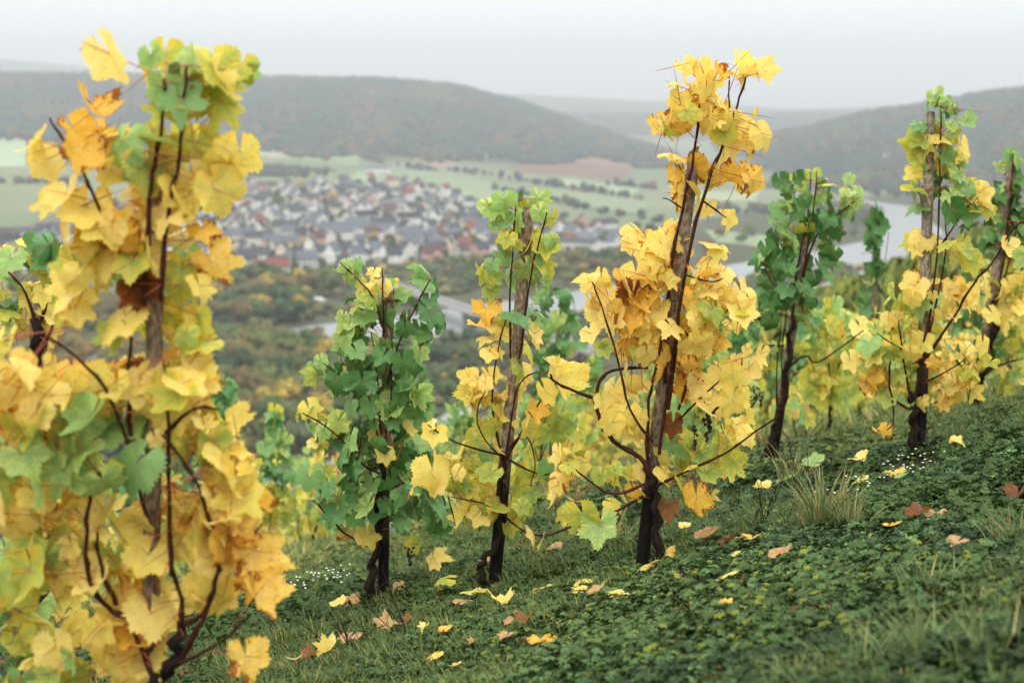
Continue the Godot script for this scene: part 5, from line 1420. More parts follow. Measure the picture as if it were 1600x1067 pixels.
	vine("nearest large yellow vine filling the left edge, with one scorched orange leaf", Vector3(-1.145, -2.157, -4.153),
		[[0.036, 0.022, 0.026, 0.05, 0.05, 0.323, 0.05, 0.074, 0.447, 0.05, 0.121, 0.508, 0.05, 0.137, 0.608, 0.05],
		[0.009, 0.137, 0.614, 0.05, 0.215, 0.661, 0.062, 0.257, 0.763, 0.073, 0.268, 0.855, 0.085, 0.226, 1.05, 0.097, 0.16, 1.174, 0.108, 0.128, 1.223, 0.12],
		[0.01, 0.131, 0.5, 0.05, 0.217, 0.648, 0.075, 0.259, 0.765, 0.1],
		[0.01, 0.143, 0.624, 0.06, 0.15, 0.701, 0.06, 0.118, 0.819, 0.06],
		[0.009, -0.006, 0.65, 0.08, -0.066, 0.693, 0.093, -0.106, 0.775, 0.107, -0.109, 0.895, 0.12, -0.089, 1.031, 0.133, -0.067, 1.1, 0.147, -0.023, 1.126, 0.16],
		[0.009, -0.033, 0.699, 0.1, -0.072, 0.821, 0.11, -0.076, 0.932, 0.12],
		[0.007, 0.117, 0.492, 0.06, 0.262, 0.571, 0.08, 0.362, 0.667, 0.1],
		[0.008, 0.123, 1.607, 0.06, 0.154, 1.853, 0.058, 0.193, 2.021, 0.055, 0.213, 2.189, 0.053, 0.223, 2.277, 0.05],
		[0.009, 0.073, 1.587, 0.05, 0.103, 1.906, 0.05, 0.119, 1.996, 0.05, 0.146, 2.119, 0.05, 0.16, 2.241, 0.05],
		[0.007, 0.057, 1.652, 0.05, 0, 1.792, 0.056, -0.05, 1.898, 0.062, -0.083, 1.98, 0.068, -0.118, 2.044, 0.074, -0.165, 2.132, 0.08],
		[0.008, 0.129, 0.782, 0.08, 0.128, 0.997, 0.073, 0.134, 1.286, 0.067, 0.125, 1.437, 0.06],
		[0.01, 0.057, 0.451, 0.06, 0.017, 0.577, 0.07, -0.006, 0.65, 0.08],
		[0.008, 0.018, 1.166, 0.05, 0.017, 1.359, 0.05, 0.033, 1.511, 0.05],
		[0.007, 0.062, 0.934, 0.06, -0.013, 1.291, 0.09, -0.108, 1.448, 0.12, -0.205, 1.527, 0.15],
		[0.007, 0.097, 1.188, 0.06, 0.209, 1.288, 0.08, 0.288, 1.293, 0.1]],
		[[0.026, 2.302, 0.031, 0.017, 1, 0, 1], [0.118, 2.298, 0.035, 0.025, 2, 2, 0.8], [0.155, 2.233, 0.057, 0.038, 3, 3, 0.9], [0.249, 2.293, 0.035, 0.017, 2, 3, 0.8], [0.327, 2.262, 0.044, 0.05, 3, 2, 1], [0.293, 2.179, 0.035, 0.042, 3, 2, 1], [0.153, 2.166, 0.075, 0.034, 3, 3, 1], [0.093, 2.226, 0.018, 0.034, 1, 1, 1], [0.245, 2.166, 0.035, 0.055, 3, 0, 1], [-0.076, 2.084, 0.097, 0.059, 5, 1, 1], [-0.227, 2.038, 0.022, 0.034, 1, 0, 1.05], [-0.227, 2.029, 0.04, 0.042, 2, 0, 1], [0.094, 2.08, 0.084, 0.067, 5, 2, 1], [-0.061, 2.007, 0.04, 0.038, 1, 0, 1], [0.273, 2.007, 0.075, 0.071, 6, 0, 1], [0.312, 1.955, 0.04, 0.046, 3, 0, 1], [0.198, 1.988, 0.075, 0.097, 5, 0, 1], [0.042, 1.983, 0.062, 0.067, 4, 0, 1], [-0.183, 1.885, 0.053, 0.059, 3, 0, 1], [-0.144, 1.834, 0.031, 0.029, 1, 1, 1], [0.106, 1.918, 0.075, 0.101, 6, 2, 1], [0.213, 1.909, 0.04, 0.055, 3, 0, 1], [-0.04, 1.825, 0.062, 0.05, 3, 0, 1], [0.024, 1.84, 0.123, 0.071, 8, 0, 1], [0.07, 1.784, 0.084, 0.071, 6, 0, 1], [0.243, 1.784, 0.026, 0.034, 1, 1, 1.1], [0.264, 1.746, 0.018, 0.029, 1, 5, 0.8], [-0.1, 1.778, 0.057, 0.067, 3, 0, 1], [-0.028, 1.727, 0.119, 0.076, 8, 0, 1], [-0.119, 1.652, 0.088, 0.071, 5, 2, 1], [-0.124, 1.568, 0.079, 0.05, 3, 2, 1], [0.15, 1.703, 0.101, 0.05, 3, 2, 1], [0.156, 1.633, 0.084, 0.038, 3, 2, 1], [0.247, 1.693, 0.031, 0.063, 3, 0, 1], [0.036, 1.599, 0.026, 0.042, 2, 5, 0.9], [0.059, 1.503, 0.101, 0.063, 7, 2, 1.15], [0.199, 1.503, 0.031, 0.055, 3, 2, 1], [0.232, 1.365, 0.022, 0.055, 2, 0, 1], [0.22, 1.465, 0.022, 0.021, 1, 2, 1], [-0.335, 1.426, 0.132, 0.095, 13, 0, 1.1, 0.15], [-0.207, 1.349, 0.119, 0.067, 10, 0, 1.05, 0.1], [-0.344, 1.271, 0.101, 0.076, 9, 0, 1.1, 0.1], [-0.193, 1.242, 0.101, 0.076, 9, 2, 1], [-0.169, 1.262, 0.101, 0.055, 6, 3, 1, 0.12], [-0.178, 1.154, 0.084, 0.092, 7, 3, 1.05, 0.15], [-0.007, 1.122, 0.066, 0.071, 6, 3, 1.05, 0.12], [-0.065, 1.209, 0.044, 0.038, 2, 3, 1], [0.007, 1.349, 0.101, 0.059, 9, 0, 1], [0.033, 1.338, 0.04, 0.034, 2, 5, 1], [0.139, 1.326, 0.084, 0.076, 10, 0, 1], [0.166, 1.242, 0.101, 0.097, 13, 0, 1], [0.263, 1.15, 0.062, 0.097, 12, 0, 1], [0.319, 1.111, 0.053, 0.067, 7, 0, 1], [0.305, 0.972, 0.075, 0.097, 16, 0, 1], [0.235, 0.912, 0.079, 0.097, 13, 0, 1], [0.342, 0.851, 0.04, 0.084, 7, 1, 1], [0.369, 0.714, 0.022, 0.042, 2, 1, 1], [0.103, 0.892, 0.057, 0.076, 7, 0, 1], [0.179, 0.956, 0.066, 0.05, 6, 0, 1], [0.067, 0.972, 0.057, 0.055, 3, 0, 1], [-0.007, 0.866, 0.088, 0.059, 3, 2, 1], [-0.012, 0.75, 0.079, 0.071, 9, 0, 1], [-0.158, 0.791, 0.101, 0.071, 7, 2, 1], [-0.23, 0.811, 0.088, 0.071, 9, 0, 1], [-0.303, 0.976, 0.123, 0.076, 13, 0, 1], [-0.323, 0.791, 0.053, 0.05, 2, 3, 1.1, 0.15], [0.331, 0.505, 0.018, 0.05, 1, 0, 1], [0.003, 0.632, 0.079, 0.071, 10, 0, 1], [-0.13, 0.546, 0.119, 0.092, 13, 0, 1], [-0.167, 0.526, 0.035, 0.034, 1, 3, 1.1, 0.15], [0.22, 0.694, 0.044, 0.042, 6, 0, 1], [0.009, 0.505, 0.079, 0.076, 9, 0, 1], [-0.311, 0.468, 0.132, 0.084, 12, 2, 1], [-0.334, 1.115, 0.11, 0.063, 9, 2, 1], [-0.38, 0.632, 0.088, 0.105, 9, 2, 1], [-0.109, 0.996, 0.088, 0.063, 6, 0, 1], [-0.33, 1.193, 0.11, 0.042, 3, 1, 1], [-0.29, 0.866, 0.099, 0.042, 7, 2, 1]], 0.142, "vines of the nearest row", [], Vector3(0.105, 1.988, 0))
	stake("pale stake low behind the nearest large yellow vine", Vector3(-2.109, -2.763, -5.981), Vector3(0.083, 1.96, -0.03), 0.04, true, 0.9)
	vine("green and yellow vine half hidden behind the nearest large yellow one", Vector3(-2.109, -2.763, -5.981),
		[[0.045, 0.039, -0.007, 0.05, 0.042, 0.469, 0.05, 0.067, 1.048, 0.05, 0.089, 1.555, 0.05, 0.101, 1.885, 0.05],
		[0.01, 0.091, 0.415, 0.1, 0.036, 0.623, 0.15, 0.02, 0.769, 0.2],
		[0.008, 0.104, 1.83, 0.05, 0.073, 1.997, 0.075, 0.012, 2.094, 0.1],
		[0.008, 0.104, 1.83, 0.05, 0.175, 2.048, 0.05, 0.215, 2.209, 0.05],
		[0.008, 0.098, 1.72, 0.05, 0.18, 1.885, 0.05, 0.231, 2.102, 0.05]],
		[[0.158, 2.145, 0.126, 0.048, 5, 4, 0.95], [0.133, 2.069, 0.094, 0.06, 4, 2, 0.9], [0.011, 2.069, 0.088, 0.072, 5, 3, 0.9], [-0.012, 2.15, 0.047, 0.045, 2, 0, 0.7], [0.072, 1.96, 0.145, 0.096, 9, 2, 0.9], [-0.026, 1.905, 0.047, 0.06, 3, 4, 0.9], [0.181, 1.96, 0.047, 0.09, 3, 0, 0.9], [0.008, 1.781, 0.126, 0.09, 5, 2, 1], [0.065, 1.319, 0.126, 0.15, 6, 2, 1], [-0.037, 0.976, 0.126, 0.12, 6, 4, 1], [-0.027, 0.656, 0.113, 0.12, 8, 3, 1], [-0.095, 0.45, 0.075, 0.132, 7, 4, 1], [0.112, 0.627, 0.063, 0.12, 5, 2, 1], [0.04, 0.331, 0.126, 0.09, 6, 3, 1]], 0.165, "vines of the nearest row", [], Vector3(0.083, 1.96, 0))
	plain_vine(-3.096, -14.059, Vector2(0.158, 0), 1.9, [4, 4, 3], 110, "dark green vine just behind the large yellow one, lower down the slope", "")
	plain_vine(-2.942, -16.513, Vector2(0.143, 0), 1.8, [3, 4, 2], 100, "lone small green vine with bare soil at its foot, below the deep green one", "")
	plain_vine(-1.332, -16.597, Vector2(0.176, 0), 1.9, [4, 4, 3], 100, "green vine showing its head over the right arm of the deep green vine", "")
	plain_vine(-0.829, -19.752, Vector2(0.149, 0), 1.9, [4, 3, 2], 110, "green vine between the deep green and slim pale green ones, trunk bare", "stake beside the bare trunk of the green vine in the second row")
	plain_vine(0.334, -14.455, Vector2(0.139, 0), 2, [4, 4, 3, 2], 130, "leafy green vine behind the slim pale green one, taller than those round it", "stake within the tallest green vine of the second row")
	plain_vine(1.07, -20.941, Vector2(0.176, 0), 1.9, [3, 2, 2], 110, "yellowish green vine seen through the loop of the tall yellow vine", "")
	plain_vine(2.855, -18.61, Vector2(0.233, 0), 2, [4, 3, 4], 120, "green vine hidden behind the right side of the tall yellow vine", "")
	plain_vine(4.488, -21.122, Vector2(0.22, 0), 1.9, [3, 2, 2], 110, "yellow green vine right of the shaggy trunk", "")
	plain_vine(5.141, -21.988, Vector2(0.216, 0), 1.7, [2, 0, 2], 110, "yellow spotted vine below the slender stake", "")
	plain_vine(3.666, -14.836, Vector2(0.156, 0), 2.1, [4, 4, 3, 3], 70, "slender green vine on a thin grey stake, narrowest of all", "thin grey stake leaning right above the slender green vine", 0.55)
	plain_vine(7.527, -21.02, Vector2(0.087, 0), 1.5, [0, 2, 2], 90, "yellow vine at the far right end of the rows", "")
	plain_vine(2.95, -13.049, Vector2(-0.031, 0), 1.15, [3, 2, 2], 85, "low yellow green vine sprawling right of the shaggy trunk", "", 1.25)
	plain_vine(6.106, -24.323, Vector2(-0.057, 0), 1.2, [2, 2, 0], 85, "low yellow spotted vine left of the bare grey stake's foot", "", 1.25)
	plain_vine(6.95, -25.394, Vector2(-0.073, 0), 1.1, [3, 2], 85, "low pale green vine touching the bare grey stake's left arm", "", 1.25)
	plain_vine(4.601, -26.223, Vector2(-0.046, 0), 1.25, [4, 3, 2], 85, "low green vine between the tall yellow vine and the shaggy trunk", "", 1.25)
	plain_vine(6.174, -29.478, Vector2(0.132, 0), 1.3, [3, 2, 0], 85, "low yellowing vine in the gap behind the shaggy trunk", "", 1.25)
	plain_vine(7.277, -22.945, Vector2(0.107, 0), 1.1, [2, 0], 85, "low yellow vine right of the bare grey stake's foot", "", 1.25)
	plain_vine(8.018, -22.54, Vector2(0.102, 0), 1.6, [4, 3, 2], 85, "green vine filling the right edge under the dark one", "", 1.25)
	plain_vine(-6.804, -34.551, Vector2(0.1, 0), 1.3, [4, 3], 85, "low green vine right of the nearest yellow one's foot, in the grass", "", 1.25)
	plain_vine(-10.372, -49.215, Vector2(-0.052, 0), 1.5, [4, 3, 2], 85, "green vine whose head shows right of the nearest yellow one", "", 1.25)
	plain_vine(0, -30.046, Vector2(-0.023, 0), 1.1, [3, 2], 85, "low vine behind the slim pale green vine's foot", "", 1.25)
	plain_vine(1.621, -12.075, Vector2(0.057, 0), 1.2, [4, 3], 85, "low green vine right of the black stake foot", "", 1.25)
	plain_vine(2.003, -30.89, Vector2(0.083, 0), 1.2, [4, 2, 2], 85, "low vine seen under the tall yellow vine's left arm", "", 1.25)
	plain_vine(-1.851, -36.173, Vector2(0.114, 0), 1.1, [4, 3], 85, "low green vine between the deep green and slim vines", "", 1.25)
	plain_vine(-4.998, -38.231, Vector2(0.12, 0), 1, [4, 2], 85, "low green vine left of the dark stake", "", 1.25)
	plain_vine(-6.169, -40.623, Vector2(-0.078, 0), 1.1, [3, 2], 85, "low yellowish vine in the grass at the left", "", 1.25)
	plain_vine(-5.174, -14.008, Vector2(0.137, 0), 1.938, [3, 2], 90, "pale green vine, yellow green below, third row down behind the half hidden left vine", "")
	plain_vine(-5.735, -14.658, Vector2(0.051, 0), 1.936, [2, 4], 60, "yellow green vine, deep green below, fourth row down behind the half hidden left vine", "")
	plain_vine(-3.927, -14.995, Vector2(0.189, 0), 1.849, [4, 2], 60, "deep green vine, yellow green below, fourth row down behind the nearest yellow vine", "")
	plain_vine(-4.886, -15.901, Vector2(0.093, 0), 1.719, [2, 2], 60, "yellow green vine, yellow green below, fourth row down behind the nearest yellow vine", "")
	plain_vine(-5.723, -16.571, Vector2(0.008, 0), 1.662, [3, 4], 60, "pale green vine, deep green below, fourth row down behind the half hidden left vine", "")
	plain_vine(-3.553, -17.175, Vector2(0.041, 0), 1.655, [4, 3], 60, "deep green vine, pale green below, fifth row down behind the nearest yellow vine", "")
	plain_vine(-6.364, -17.49, Vector2(0.172, 0), 1.879, [4, 4], 60, "deep green vine, deep green below, fifth row down behind the half hidden left vine", "")
	plain_vine(0.197, -17.826, Vector2(0.019, 0), 1.668, [4, 4], 60, "deep green vine, deep green below, fifth row down behind the slim pale green vine", "")
	plain_vine(6.878, -18.158, Vector2(0.037, 0), 1.671, [4, 0], 60, "shorter deep green vine, yellow below, fifth row down behind the dark right hand vine", "")
	plain_vine(-4.675, -17.741, Vector2(0.039, 0), 1.607, [4, 2], 60, "shorter deep green vine, yellow green below, fifth row down behind the nearest yellow vine", "")
	plain_vine(2.193, -18.319, Vector2(0.021, 0), 1.605, [4, 3], 60, "deep green vine, pale green below, fifth row down behind the tall yellow vine", "")
	plain_vine(-2.608, -18.229, Vector2(0.156, 0), 1.789, [2, 2], 60, "yellow green vine, yellow green below, fifth row down behind the bushy deep green vine", "")
	plain_vine(-7.193, -18.341, Vector2(0.196, 0), 1.706, [3, 2], 60, "pale green vine, yellow green below, fifth row down behind the half hidden left vine", "")
	plain_vine(5.971, -19.071, Vector2(0.121, 0), 1.754, [4, 0], 60, "taller deep green vine, yellow below, fifth row down behind the dark right hand vine", "")
	plain_vine(-5.427, -18.672, Vector2(0.216, 0), 1.748, [4, 2], 60, "taller deep green vine, yellow green below, fifth row down behind the nearest yellow vine", "")
	plain_vine(-3.562, -19.116, Vector2(0.178, 0), 1.648, [2, 3], 60, "yellow green vine, pale green below, fifth row down behind the nearest yellow vine", "")
	plain_vine(-1.587, -19.376, Vector2(0.215, 0), 1.66, [4, 2], 60, "deep green vine, yellow green below, fifth row down behind the bushy deep green vine", "")
	plain_vine(5.223, -19.687, Vector2(0.038, 0), 1.614, [4, 3], 60, "deep green vine, pale green below, fifth row down behind the bare grey stake", "")
	plain_vine(-6.25, -19.367, Vector2(0.054, 0), 1.902, [2, 3], 60, "yellow green vine, pale green below, fifth row down behind the half hidden left vine", "")
	plain_vine(0.51, -19.933, Vector2(0.116, 0), 1.815, [4, 3], 42, "deep green vine, pale green below, fifth row down behind the slim pale green vine", "")
	plain_vine(-4.224, -19.759, Vector2(0.021, 0), 1.895, [3, 3], 42, "pale green vine, pale green below, fifth row down behind the nearest yellow vine", "")
	plain_vine(7.153, -20.285, Vector2(0.108, 0), 1.642, [3, 4], 42, "pale green vine, deep green below, fifth row down behind the dark right hand vine", "")
	plain_vine(2.328, -20.228, Vector2(0.136, 0), 1.722, [4, 2], 42, "deep green vine, yellow green below, fifth row down behind the tall yellow vine", "")
	plain_vine(-2.276, -20.19, Vector2(0.124, 0), 1.788, [3, 3], 42, "pale green vine, pale green below, fifth row down behind the bushy deep green vine", "")
	plain_vine(-7.158, -20.092, Vector2(0.051, 0), 1.69, [4, 3], 42, "taller deep green vine, pale green below, sixth row down behind the half hidden left vine", "")
	plain_vine(-0.355, -20.544, Vector2(0.136, 0), 1.679, [3, 2], 42, "middling pale green vine, yellow green below, sixth row down behind the slim pale green vine", "")
	plain_vine(6.33, -20.996, Vector2(0.008, 0), 1.647, [3, 2], 42, "pale green vine, yellow green below, sixth row down behind the bare grey stake", "")
	plain_vine(-4.983, -20.725, Vector2(0.056, 0), 1.916, [4, 4], 42, "taller deep green vine, deep green below, sixth row down behind the nearest yellow vine", "")
	plain_vine(-3.218, -21.039, Vector2(0.202, 0), 1.726, [3, 2], 42, "taller pale green vine, yellow green below, sixth row down behind the bushy deep green vine", "")
	plain_vine(3.531, -21.464, Vector2(0.099, 0), 1.832, [4, 2], 42, "taller deep green vine, yellow green below, sixth row down behind the shaggy trunked vine", "")
	plain_vine(-7.797, -20.993, Vector2(0.116, 0), 1.624, [4, 4], 42, "deep green vine, deep green below, sixth row down behind the half hidden left vine", "")
	plain_vine(-5.832, -21.241, Vector2(0.186, 0), 1.839, [2, 4], 42, "yellow green vine, deep green below, sixth row down behind the nearest yellow vine", "")
	plain_vine(-1.396, -21.499, Vector2(0.169, 0), 1.754, [4, 4], 42, "deep green vine, deep green below, sixth row down behind the bushy deep green vine", "")
	plain_vine(0.596, -21.674, Vector2(0.064, 0), 1.87, [3, 2], 42, "tallest pale green vine, yellow green below, sixth row down behind the slim pale green vine", "")
	plain_vine(-4.14, -21.684, Vector2(0.173, 0), 1.791, [4, 2], 42, "shorter deep green vine, yellow green below, sixth row down behind the nearest yellow vine", "")
	plain_vine(2.498, -22.131, Vector2(0.153, 0), 1.684, [4, 0], 42, "deep green vine, yellow below, sixth row down behind the tall yellow vine", "")
	plain_vine(-8.727, -21.771, Vector2(0.177, 0), 1.654, [4, 3], 42, "shorter deep green vine, pale green below, sixth row down behind the half hidden left vine", "")
	plain_vine(-2.004, -22.13, Vector2(0.173, 0), 1.696, [3, 2], 42, "shorter pale green vine, yellow green below, sixth row down behind the bushy deep green vine", "")
	plain_vine(4.597, -22.51, Vector2(0.137, 0), 1.696, [4, 3], 42, "deep green vine, pale green below, sixth row down behind the shaggy trunked vine", "")
	plain_vine(-6.664, -22.258, Vector2(0.038, 0), 1.675, [4, 4], 42, "shorter deep green vine, deep green below, sixth row down behind the nearest yellow vine", "")
	plain_vine(-0.076, -22.68, Vector2(0.026, 0), 1.773, [2, 2], 42, "yellow green vine, yellow green below, sixth row down behind the slim pale green vine", "")
	plain_vine(-4.837, -22.676, Vector2(0.108, 0), 1.934, [4, 2], 42, "taller deep green vine, yellow green below, sixth row down behind the nearest yellow vine", "")
	plain_vine(3.831, -23.239, Vector2(0.008, 0), 1.673, [4, 2], 42, "shorter deep green vine, yellow green below, sixth row down behind the shaggy trunked vine", "")
	plain_vine(-2.866, -23.039, Vector2(0.078, 0), 1.886, [2, 3], 42, "yellow green vine, pale green below, sixth row down behind the bushy deep green vine", "")
	plain_vine(-7.508, -22.911, Vector2(0.018, 0), 1.727, [4, 2], 42, "deep green vine, yellow green below, sixth row down behind the half hidden left vine", "")
	plain_vine(-1.149, -23.206, Vector2(0.163, 0), 1.667, [3, 2], 42, "shortest pale green vine, yellow green below, sixth row down behind the slim pale green vine", "")
	plain_vine(5.577, -23.563, Vector2(0.027, 0), 1.841, [3, 2], 42, "pale green vine, yellow green below, sixth row down behind the shaggy trunked vine", "")
	plain_vine(0.834, -23.562, Vector2(0.179, 0), 1.754, [4, 3], 42, "deep green vine, pale green below, seventh row down behind the slim pale green vine", "")
	plain_vine(-5.788, -23.305, Vector2(0.052, 0), 1.641, [2, 3], 42, "yellow green vine, pale green below, seventh row down behind the nearest yellow vine", "")
	plain_vine(7.489, -24.189, Vector2(0.139, 0), 1.914, [3, 3], 42, "taller pale green vine, pale green below, seventh row down behind the bare grey stake", "")
	plain_vine(2.736, -24.01, Vector2(0.022, 0), 1.895, [3, 3], 42, "pale green vine, pale green below, seventh row down behind the tall yellow vine", "")
	plain_vine(9.481, -24.37, Vector2(0.193, 0), 1.756, [3, 2], 42, "pale green vine, yellow green below, seventh row down behind the dark right hand vine", "")
	plain_vine(-3.848, -23.855, Vector2(0.213, 0), 1.887, [3, 2], 42, "tallest pale green vine, yellow green below, seventh row down behind the bushy deep green vine", "")
	plain_vine(-8.634, -23.779, Vector2(0.179, 0), 1.715, [3, 2], 42, "shorter pale green vine, yellow green below, seventh row down behind the half hidden left vine", "")
	plain_vine(-1.798, -24.246, Vector2(0.037, 0), 1.836, [3, 2], 42, "middling pale green vine, yellow green below, seventh row down behind the bushy deep green vine", "")
	plain_vine(4.83, -24.607, Vector2(0.054, 0), 1.757, [4, 2], 42, "tallest deep green vine, yellow green below, seventh row down behind the shaggy trunked vine", "")
	plain_vine(0.12, -24.473, Vector2(0.044, 0), 1.926, [3, 4], 42, "taller pale green vine, deep green below, seventh row down behind the slim pale green vine", "")
	plain_vine(-6.484, -24.167, Vector2(0.08, 0), 1.719, [2, 4], 42, "yellow green vine, deep green below, seventh row down behind the nearest yellow vine", "")
	plain_vine(-4.776, -24.365, Vector2(0.145, 0), 1.904, [4, 3], 42, "tallest deep green vine, pale green below, seventh row down behind the nearest yellow vine", "")
	plain_vine(8.524, -25.324, Vector2(0.067, 0), 1.725, [3, 4], 42, "pale green vine, deep green below, seventh row down behind the dark right hand vine", "")
	plain_vine(4.074, -25.22, Vector2(0.093, 0), 1.88, [3, 4], 42, "pale green vine, deep green below, seventh row down behind the shaggy trunked vine", "")
	plain_vine(-9.256, -24.605, Vector2(0.123, 0), 1.672, [2, 2], 42, "yellow green vine, yellow green below, seventh row down behind the half hidden left vine", "")
	plain_vine(-2.759, -24.958, Vector2(0.101, 0), 1.753, [4, 3], 42, "deep green vine, pale green below, seventh row down behind the bushy deep green vine", "")
	plain_vine(-0.827, -25.238, Vector2(0.172, 0), 1.886, [3, 0], 42, "pale green vine, yellow below, seventh row down behind the slim pale green vine", "")
	plain_vine(5.942, -25.608, Vector2(0, 0), 1.803, [3, 2], 42, "taller pale green vine, yellow green below, seventh row down behind the shaggy trunked vine", "")
	plain_vine(-7.424, -25.007, Vector2(0.162, 0), 1.636, [4, 3], 42, "shortest deep green vine, pale green below, seventh row down behind the nearest yellow vine", "")
	plain_vine(-5.567, -25.241, Vector2(0.039, 0), 1.662, [2, 2], 42, "yellow green vine, yellow green below, seventh row down behind the nearest yellow vine", "")
	plain_vine(1.033, -25.688, Vector2(0.164, 0), 1.657, [3, 4], 42, "shorter pale green vine, deep green below, seventh row down behind the slim pale green vine", "")
	plain_vine(7.811, -26.083, Vector2(0.067, 0), 1.82, [3, 3], 42, "shorter pale green vine, pale green below, seventh row down behind the bare grey stake", "")
	plain_vine(-3.641, -25.683, Vector2(0.107, 0), 1.834, [4, 4], 42, "deep green vine, deep green below, seventh row down behind the bushy deep green vine", "")
	plain_vine(9.722, -26.315, Vector2(0.051, 0), 1.66, [4, 0], 42, "deep green vine, yellow below, seventh row down behind the dark right hand vine", "")
	plain_vine(3.094, -26.078, Vector2(0.155, 0), 1.737, [4, 2], 42, "deep green vine, yellow green below, seventh row down behind the tall yellow vine", "")
	plain_vine(-8.232, -25.624, Vector2(0.2, 0), 1.623, [4, 3], 42, "deep green vine, pale green below, seventh row down behind the half hidden left vine", "")
	plain_vine(-1.503, -26.172, Vector2(0.127, 0), 1.791, [3, 4], 42, "pale green vine, deep green below, seventh row down behind the bushy deep green vine", "")
	plain_vine(0.401, -26.352, Vector2(0.157, 0), 1.946, [2, 2], 42, "taller yellow green vine, yellow green below, seventh row down behind the slim pale green vine", "")
	plain_vine(-6.264, -26.143, Vector2(0.095, 0), 1.818, [3, 4], 42, "pale green vine, deep green below, seventh row down behind the nearest yellow vine", "")
	plain_vine(2.389, -26.717, Vector2(0.112, 0), 1.837, [3, 2], 42, "pale green vine, yellow green below, seventh row down behind the tall yellow vine", "")
	plain_vine(6.912, -26.929, Vector2(0.21, 0), 1.891, [2, 3], 42, "yellow green vine, pale green below, seventh row down behind the bare grey stake", "")
	plain_vine(-4.437, -26.419, Vector2(0.211, 0), 1.74, [2, 2], 42, "yellow green vine, yellow green below, seventh row down behind the bushy deep green vine", "")
	plain_vine(8.903, -27.069, Vector2(0.21, 0), 1.658, [4, 3], 42, "deep green vine, pale green below, seventh row down behind the dark right hand vine", "")
	plain_vine(-9.038, -26.425, Vector2(0.055, 0), 1.779, [3, 3], 42, "pale green vine, pale green below, seventh row down behind the half hidden left vine", "")
	plain_vine(-2.563, -26.798, Vector2(0.043, 0), 1.743, [3, 2], 42, "shortest pale green vine, yellow green below, seventh row down behind the bushy deep green vine", "")
	plain_vine(4.125, -27.204, Vector2(0.169, 0), 1.63, [4, 2], 42, "shortest deep green vine, yellow green below, seventh row down behind the shaggy trunked vine", "")
	plain_vine(-7.071, -26.732, Vector2(0.177, 0), 1.86, [4, 3], 42, "middling deep green vine, pale green below, seventh row down behind the nearest yellow vine", "")
	plain_vine(-0.494, -27.168, Vector2(0.022, 0), 1.708, [2, 2], 42, "shorter yellow green vine, yellow green below, seventh row down behind the slim pale green vine", "")
	plain_vine(6.074, -27.655, Vector2(0.198, 0), 1.753, [3, 2], 42, "shorter pale green vine, yellow green below, seventh row down behind the shaggy trunked vine", "")
	plain_vine(-5.322, -27.275, Vector2(0.059, 0), 1.663, [3, 3], 42, "pale green vine, pale green below, seventh row down behind the nearest yellow vine", "")
	plain_vine(3.392, -27.881, Vector2(0.165, 0), 1.688, [3, 4], 42, "pale green vine, deep green below, seventh row down behind the tall yellow vine", "")
	plain_vine(-3.311, -27.595, Vector2(0.129, 0), 1.77, [3, 3], 42, "pale green vine, pale green below, seventh row down behind the bushy deep green vine", "")
	plain_vine(8.13, -28.139, Vector2(0.18, 0), 1.691, [4, 3], 42, "deep green vine, pale green below, seventh row down behind the bare grey stake", "")
	plain_vine(-9.953, -27.37, Vector2(0.058, 0), 1.824, [3, 2], 42, "taller pale green vine, yellow green below, seventh row down behind the half hidden left vine", "")
	plain_vine(10.119, -28.446, Vector2(0.207, 0), 1.818, [2, 2], 42, "yellow green vine, yellow green below, seventh row down behind the dark right hand vine", "")
	plain_vine(-8.044, -27.633, Vector2(0.1, 0), 1.864, [4, 2], 42, "deep green vine, yellow green below, seventh row down behind the nearest yellow vine", "")
	plain_vine(-1.407, -27.967, Vector2(0.103, 0), 1.739, [4, 4], 42, "deep green vine, deep green below, seventh row down behind the slim pale green vine", "")
	plain_vine(5.192, -28.404, Vector2(0.133, 0), 1.67, [4, 2], 42, "middling deep green vine, yellow green below, seventh row down behind the shaggy trunked vine", "")
	build_cover()
	fallen(-0.357, -7.227, 0.17, 2, "large yellow green fallen leaf left of the slim vine's foot")
	fallen(-0.19, -6.749, 0.14, 0, "ragged yellow fallen leaf at the slim vine's foot")
	fallen(-0.239, -6.506, 0.104, 7, "pale tan curled leaf touching the ragged yellow one")
	fallen(-0.044, -6.181, 0.128, 6, "flat cream fallen leaf right below the slim vine's foot")
	fallen(0.162, -6.519, 0.11, 0, "bright yellow fallen leaf standing on edge between the two middle stakes")
	fallen(0.117, -6.531, 0.068, 7, "rust brown leaf behind the upright bright yellow one")
	fallen(0.318, -6.266, 0.13, 0, "broad yellow fallen leaf left of the tall yellow vine's foot")
	fallen(0.297, -6.011, 0.079, 0, "small yellow leaf tucked under the broad yellow one")
	fallen(-0.602, -6.546, 0.154, 7, "long rolled brown leaf in the grass below the deep green vine")
	fallen(-0.493, -6.539, 0.074, 5, "reddish scrap of leaf at the end of the long rolled one")
	fallen(-0.921, -7.671, 0.144, 7, "pale brown curled leaf left of the deep green vine's foot")
	fallen(-0.97, -7.632, 0.108, 6, "narrow pale leaf beside the pale brown curl")
	fallen(-0.638, -7.63, 0.093, 7, "dark orange leaf beside the dark stake")
	fallen(-0.76, -6.381, 0.127, 7, "pinkish tan leaf under the thin dark twigs")
	fallen(-0.821, -6.083, 0.115, 6, "dull yellow flat leaf nearest the thin dark twigs")
	fallen(-0.907, -6.055, 0.086, 5, "star shaped red brown leaf low at the left")
	fallen(-0.949, -5.922, 0.079, 7, "orange red leaf at the bottom edge")
	fallen(-0.372, -5.788, 0.055, 6, "tiny whitish leaf alone in the grass")
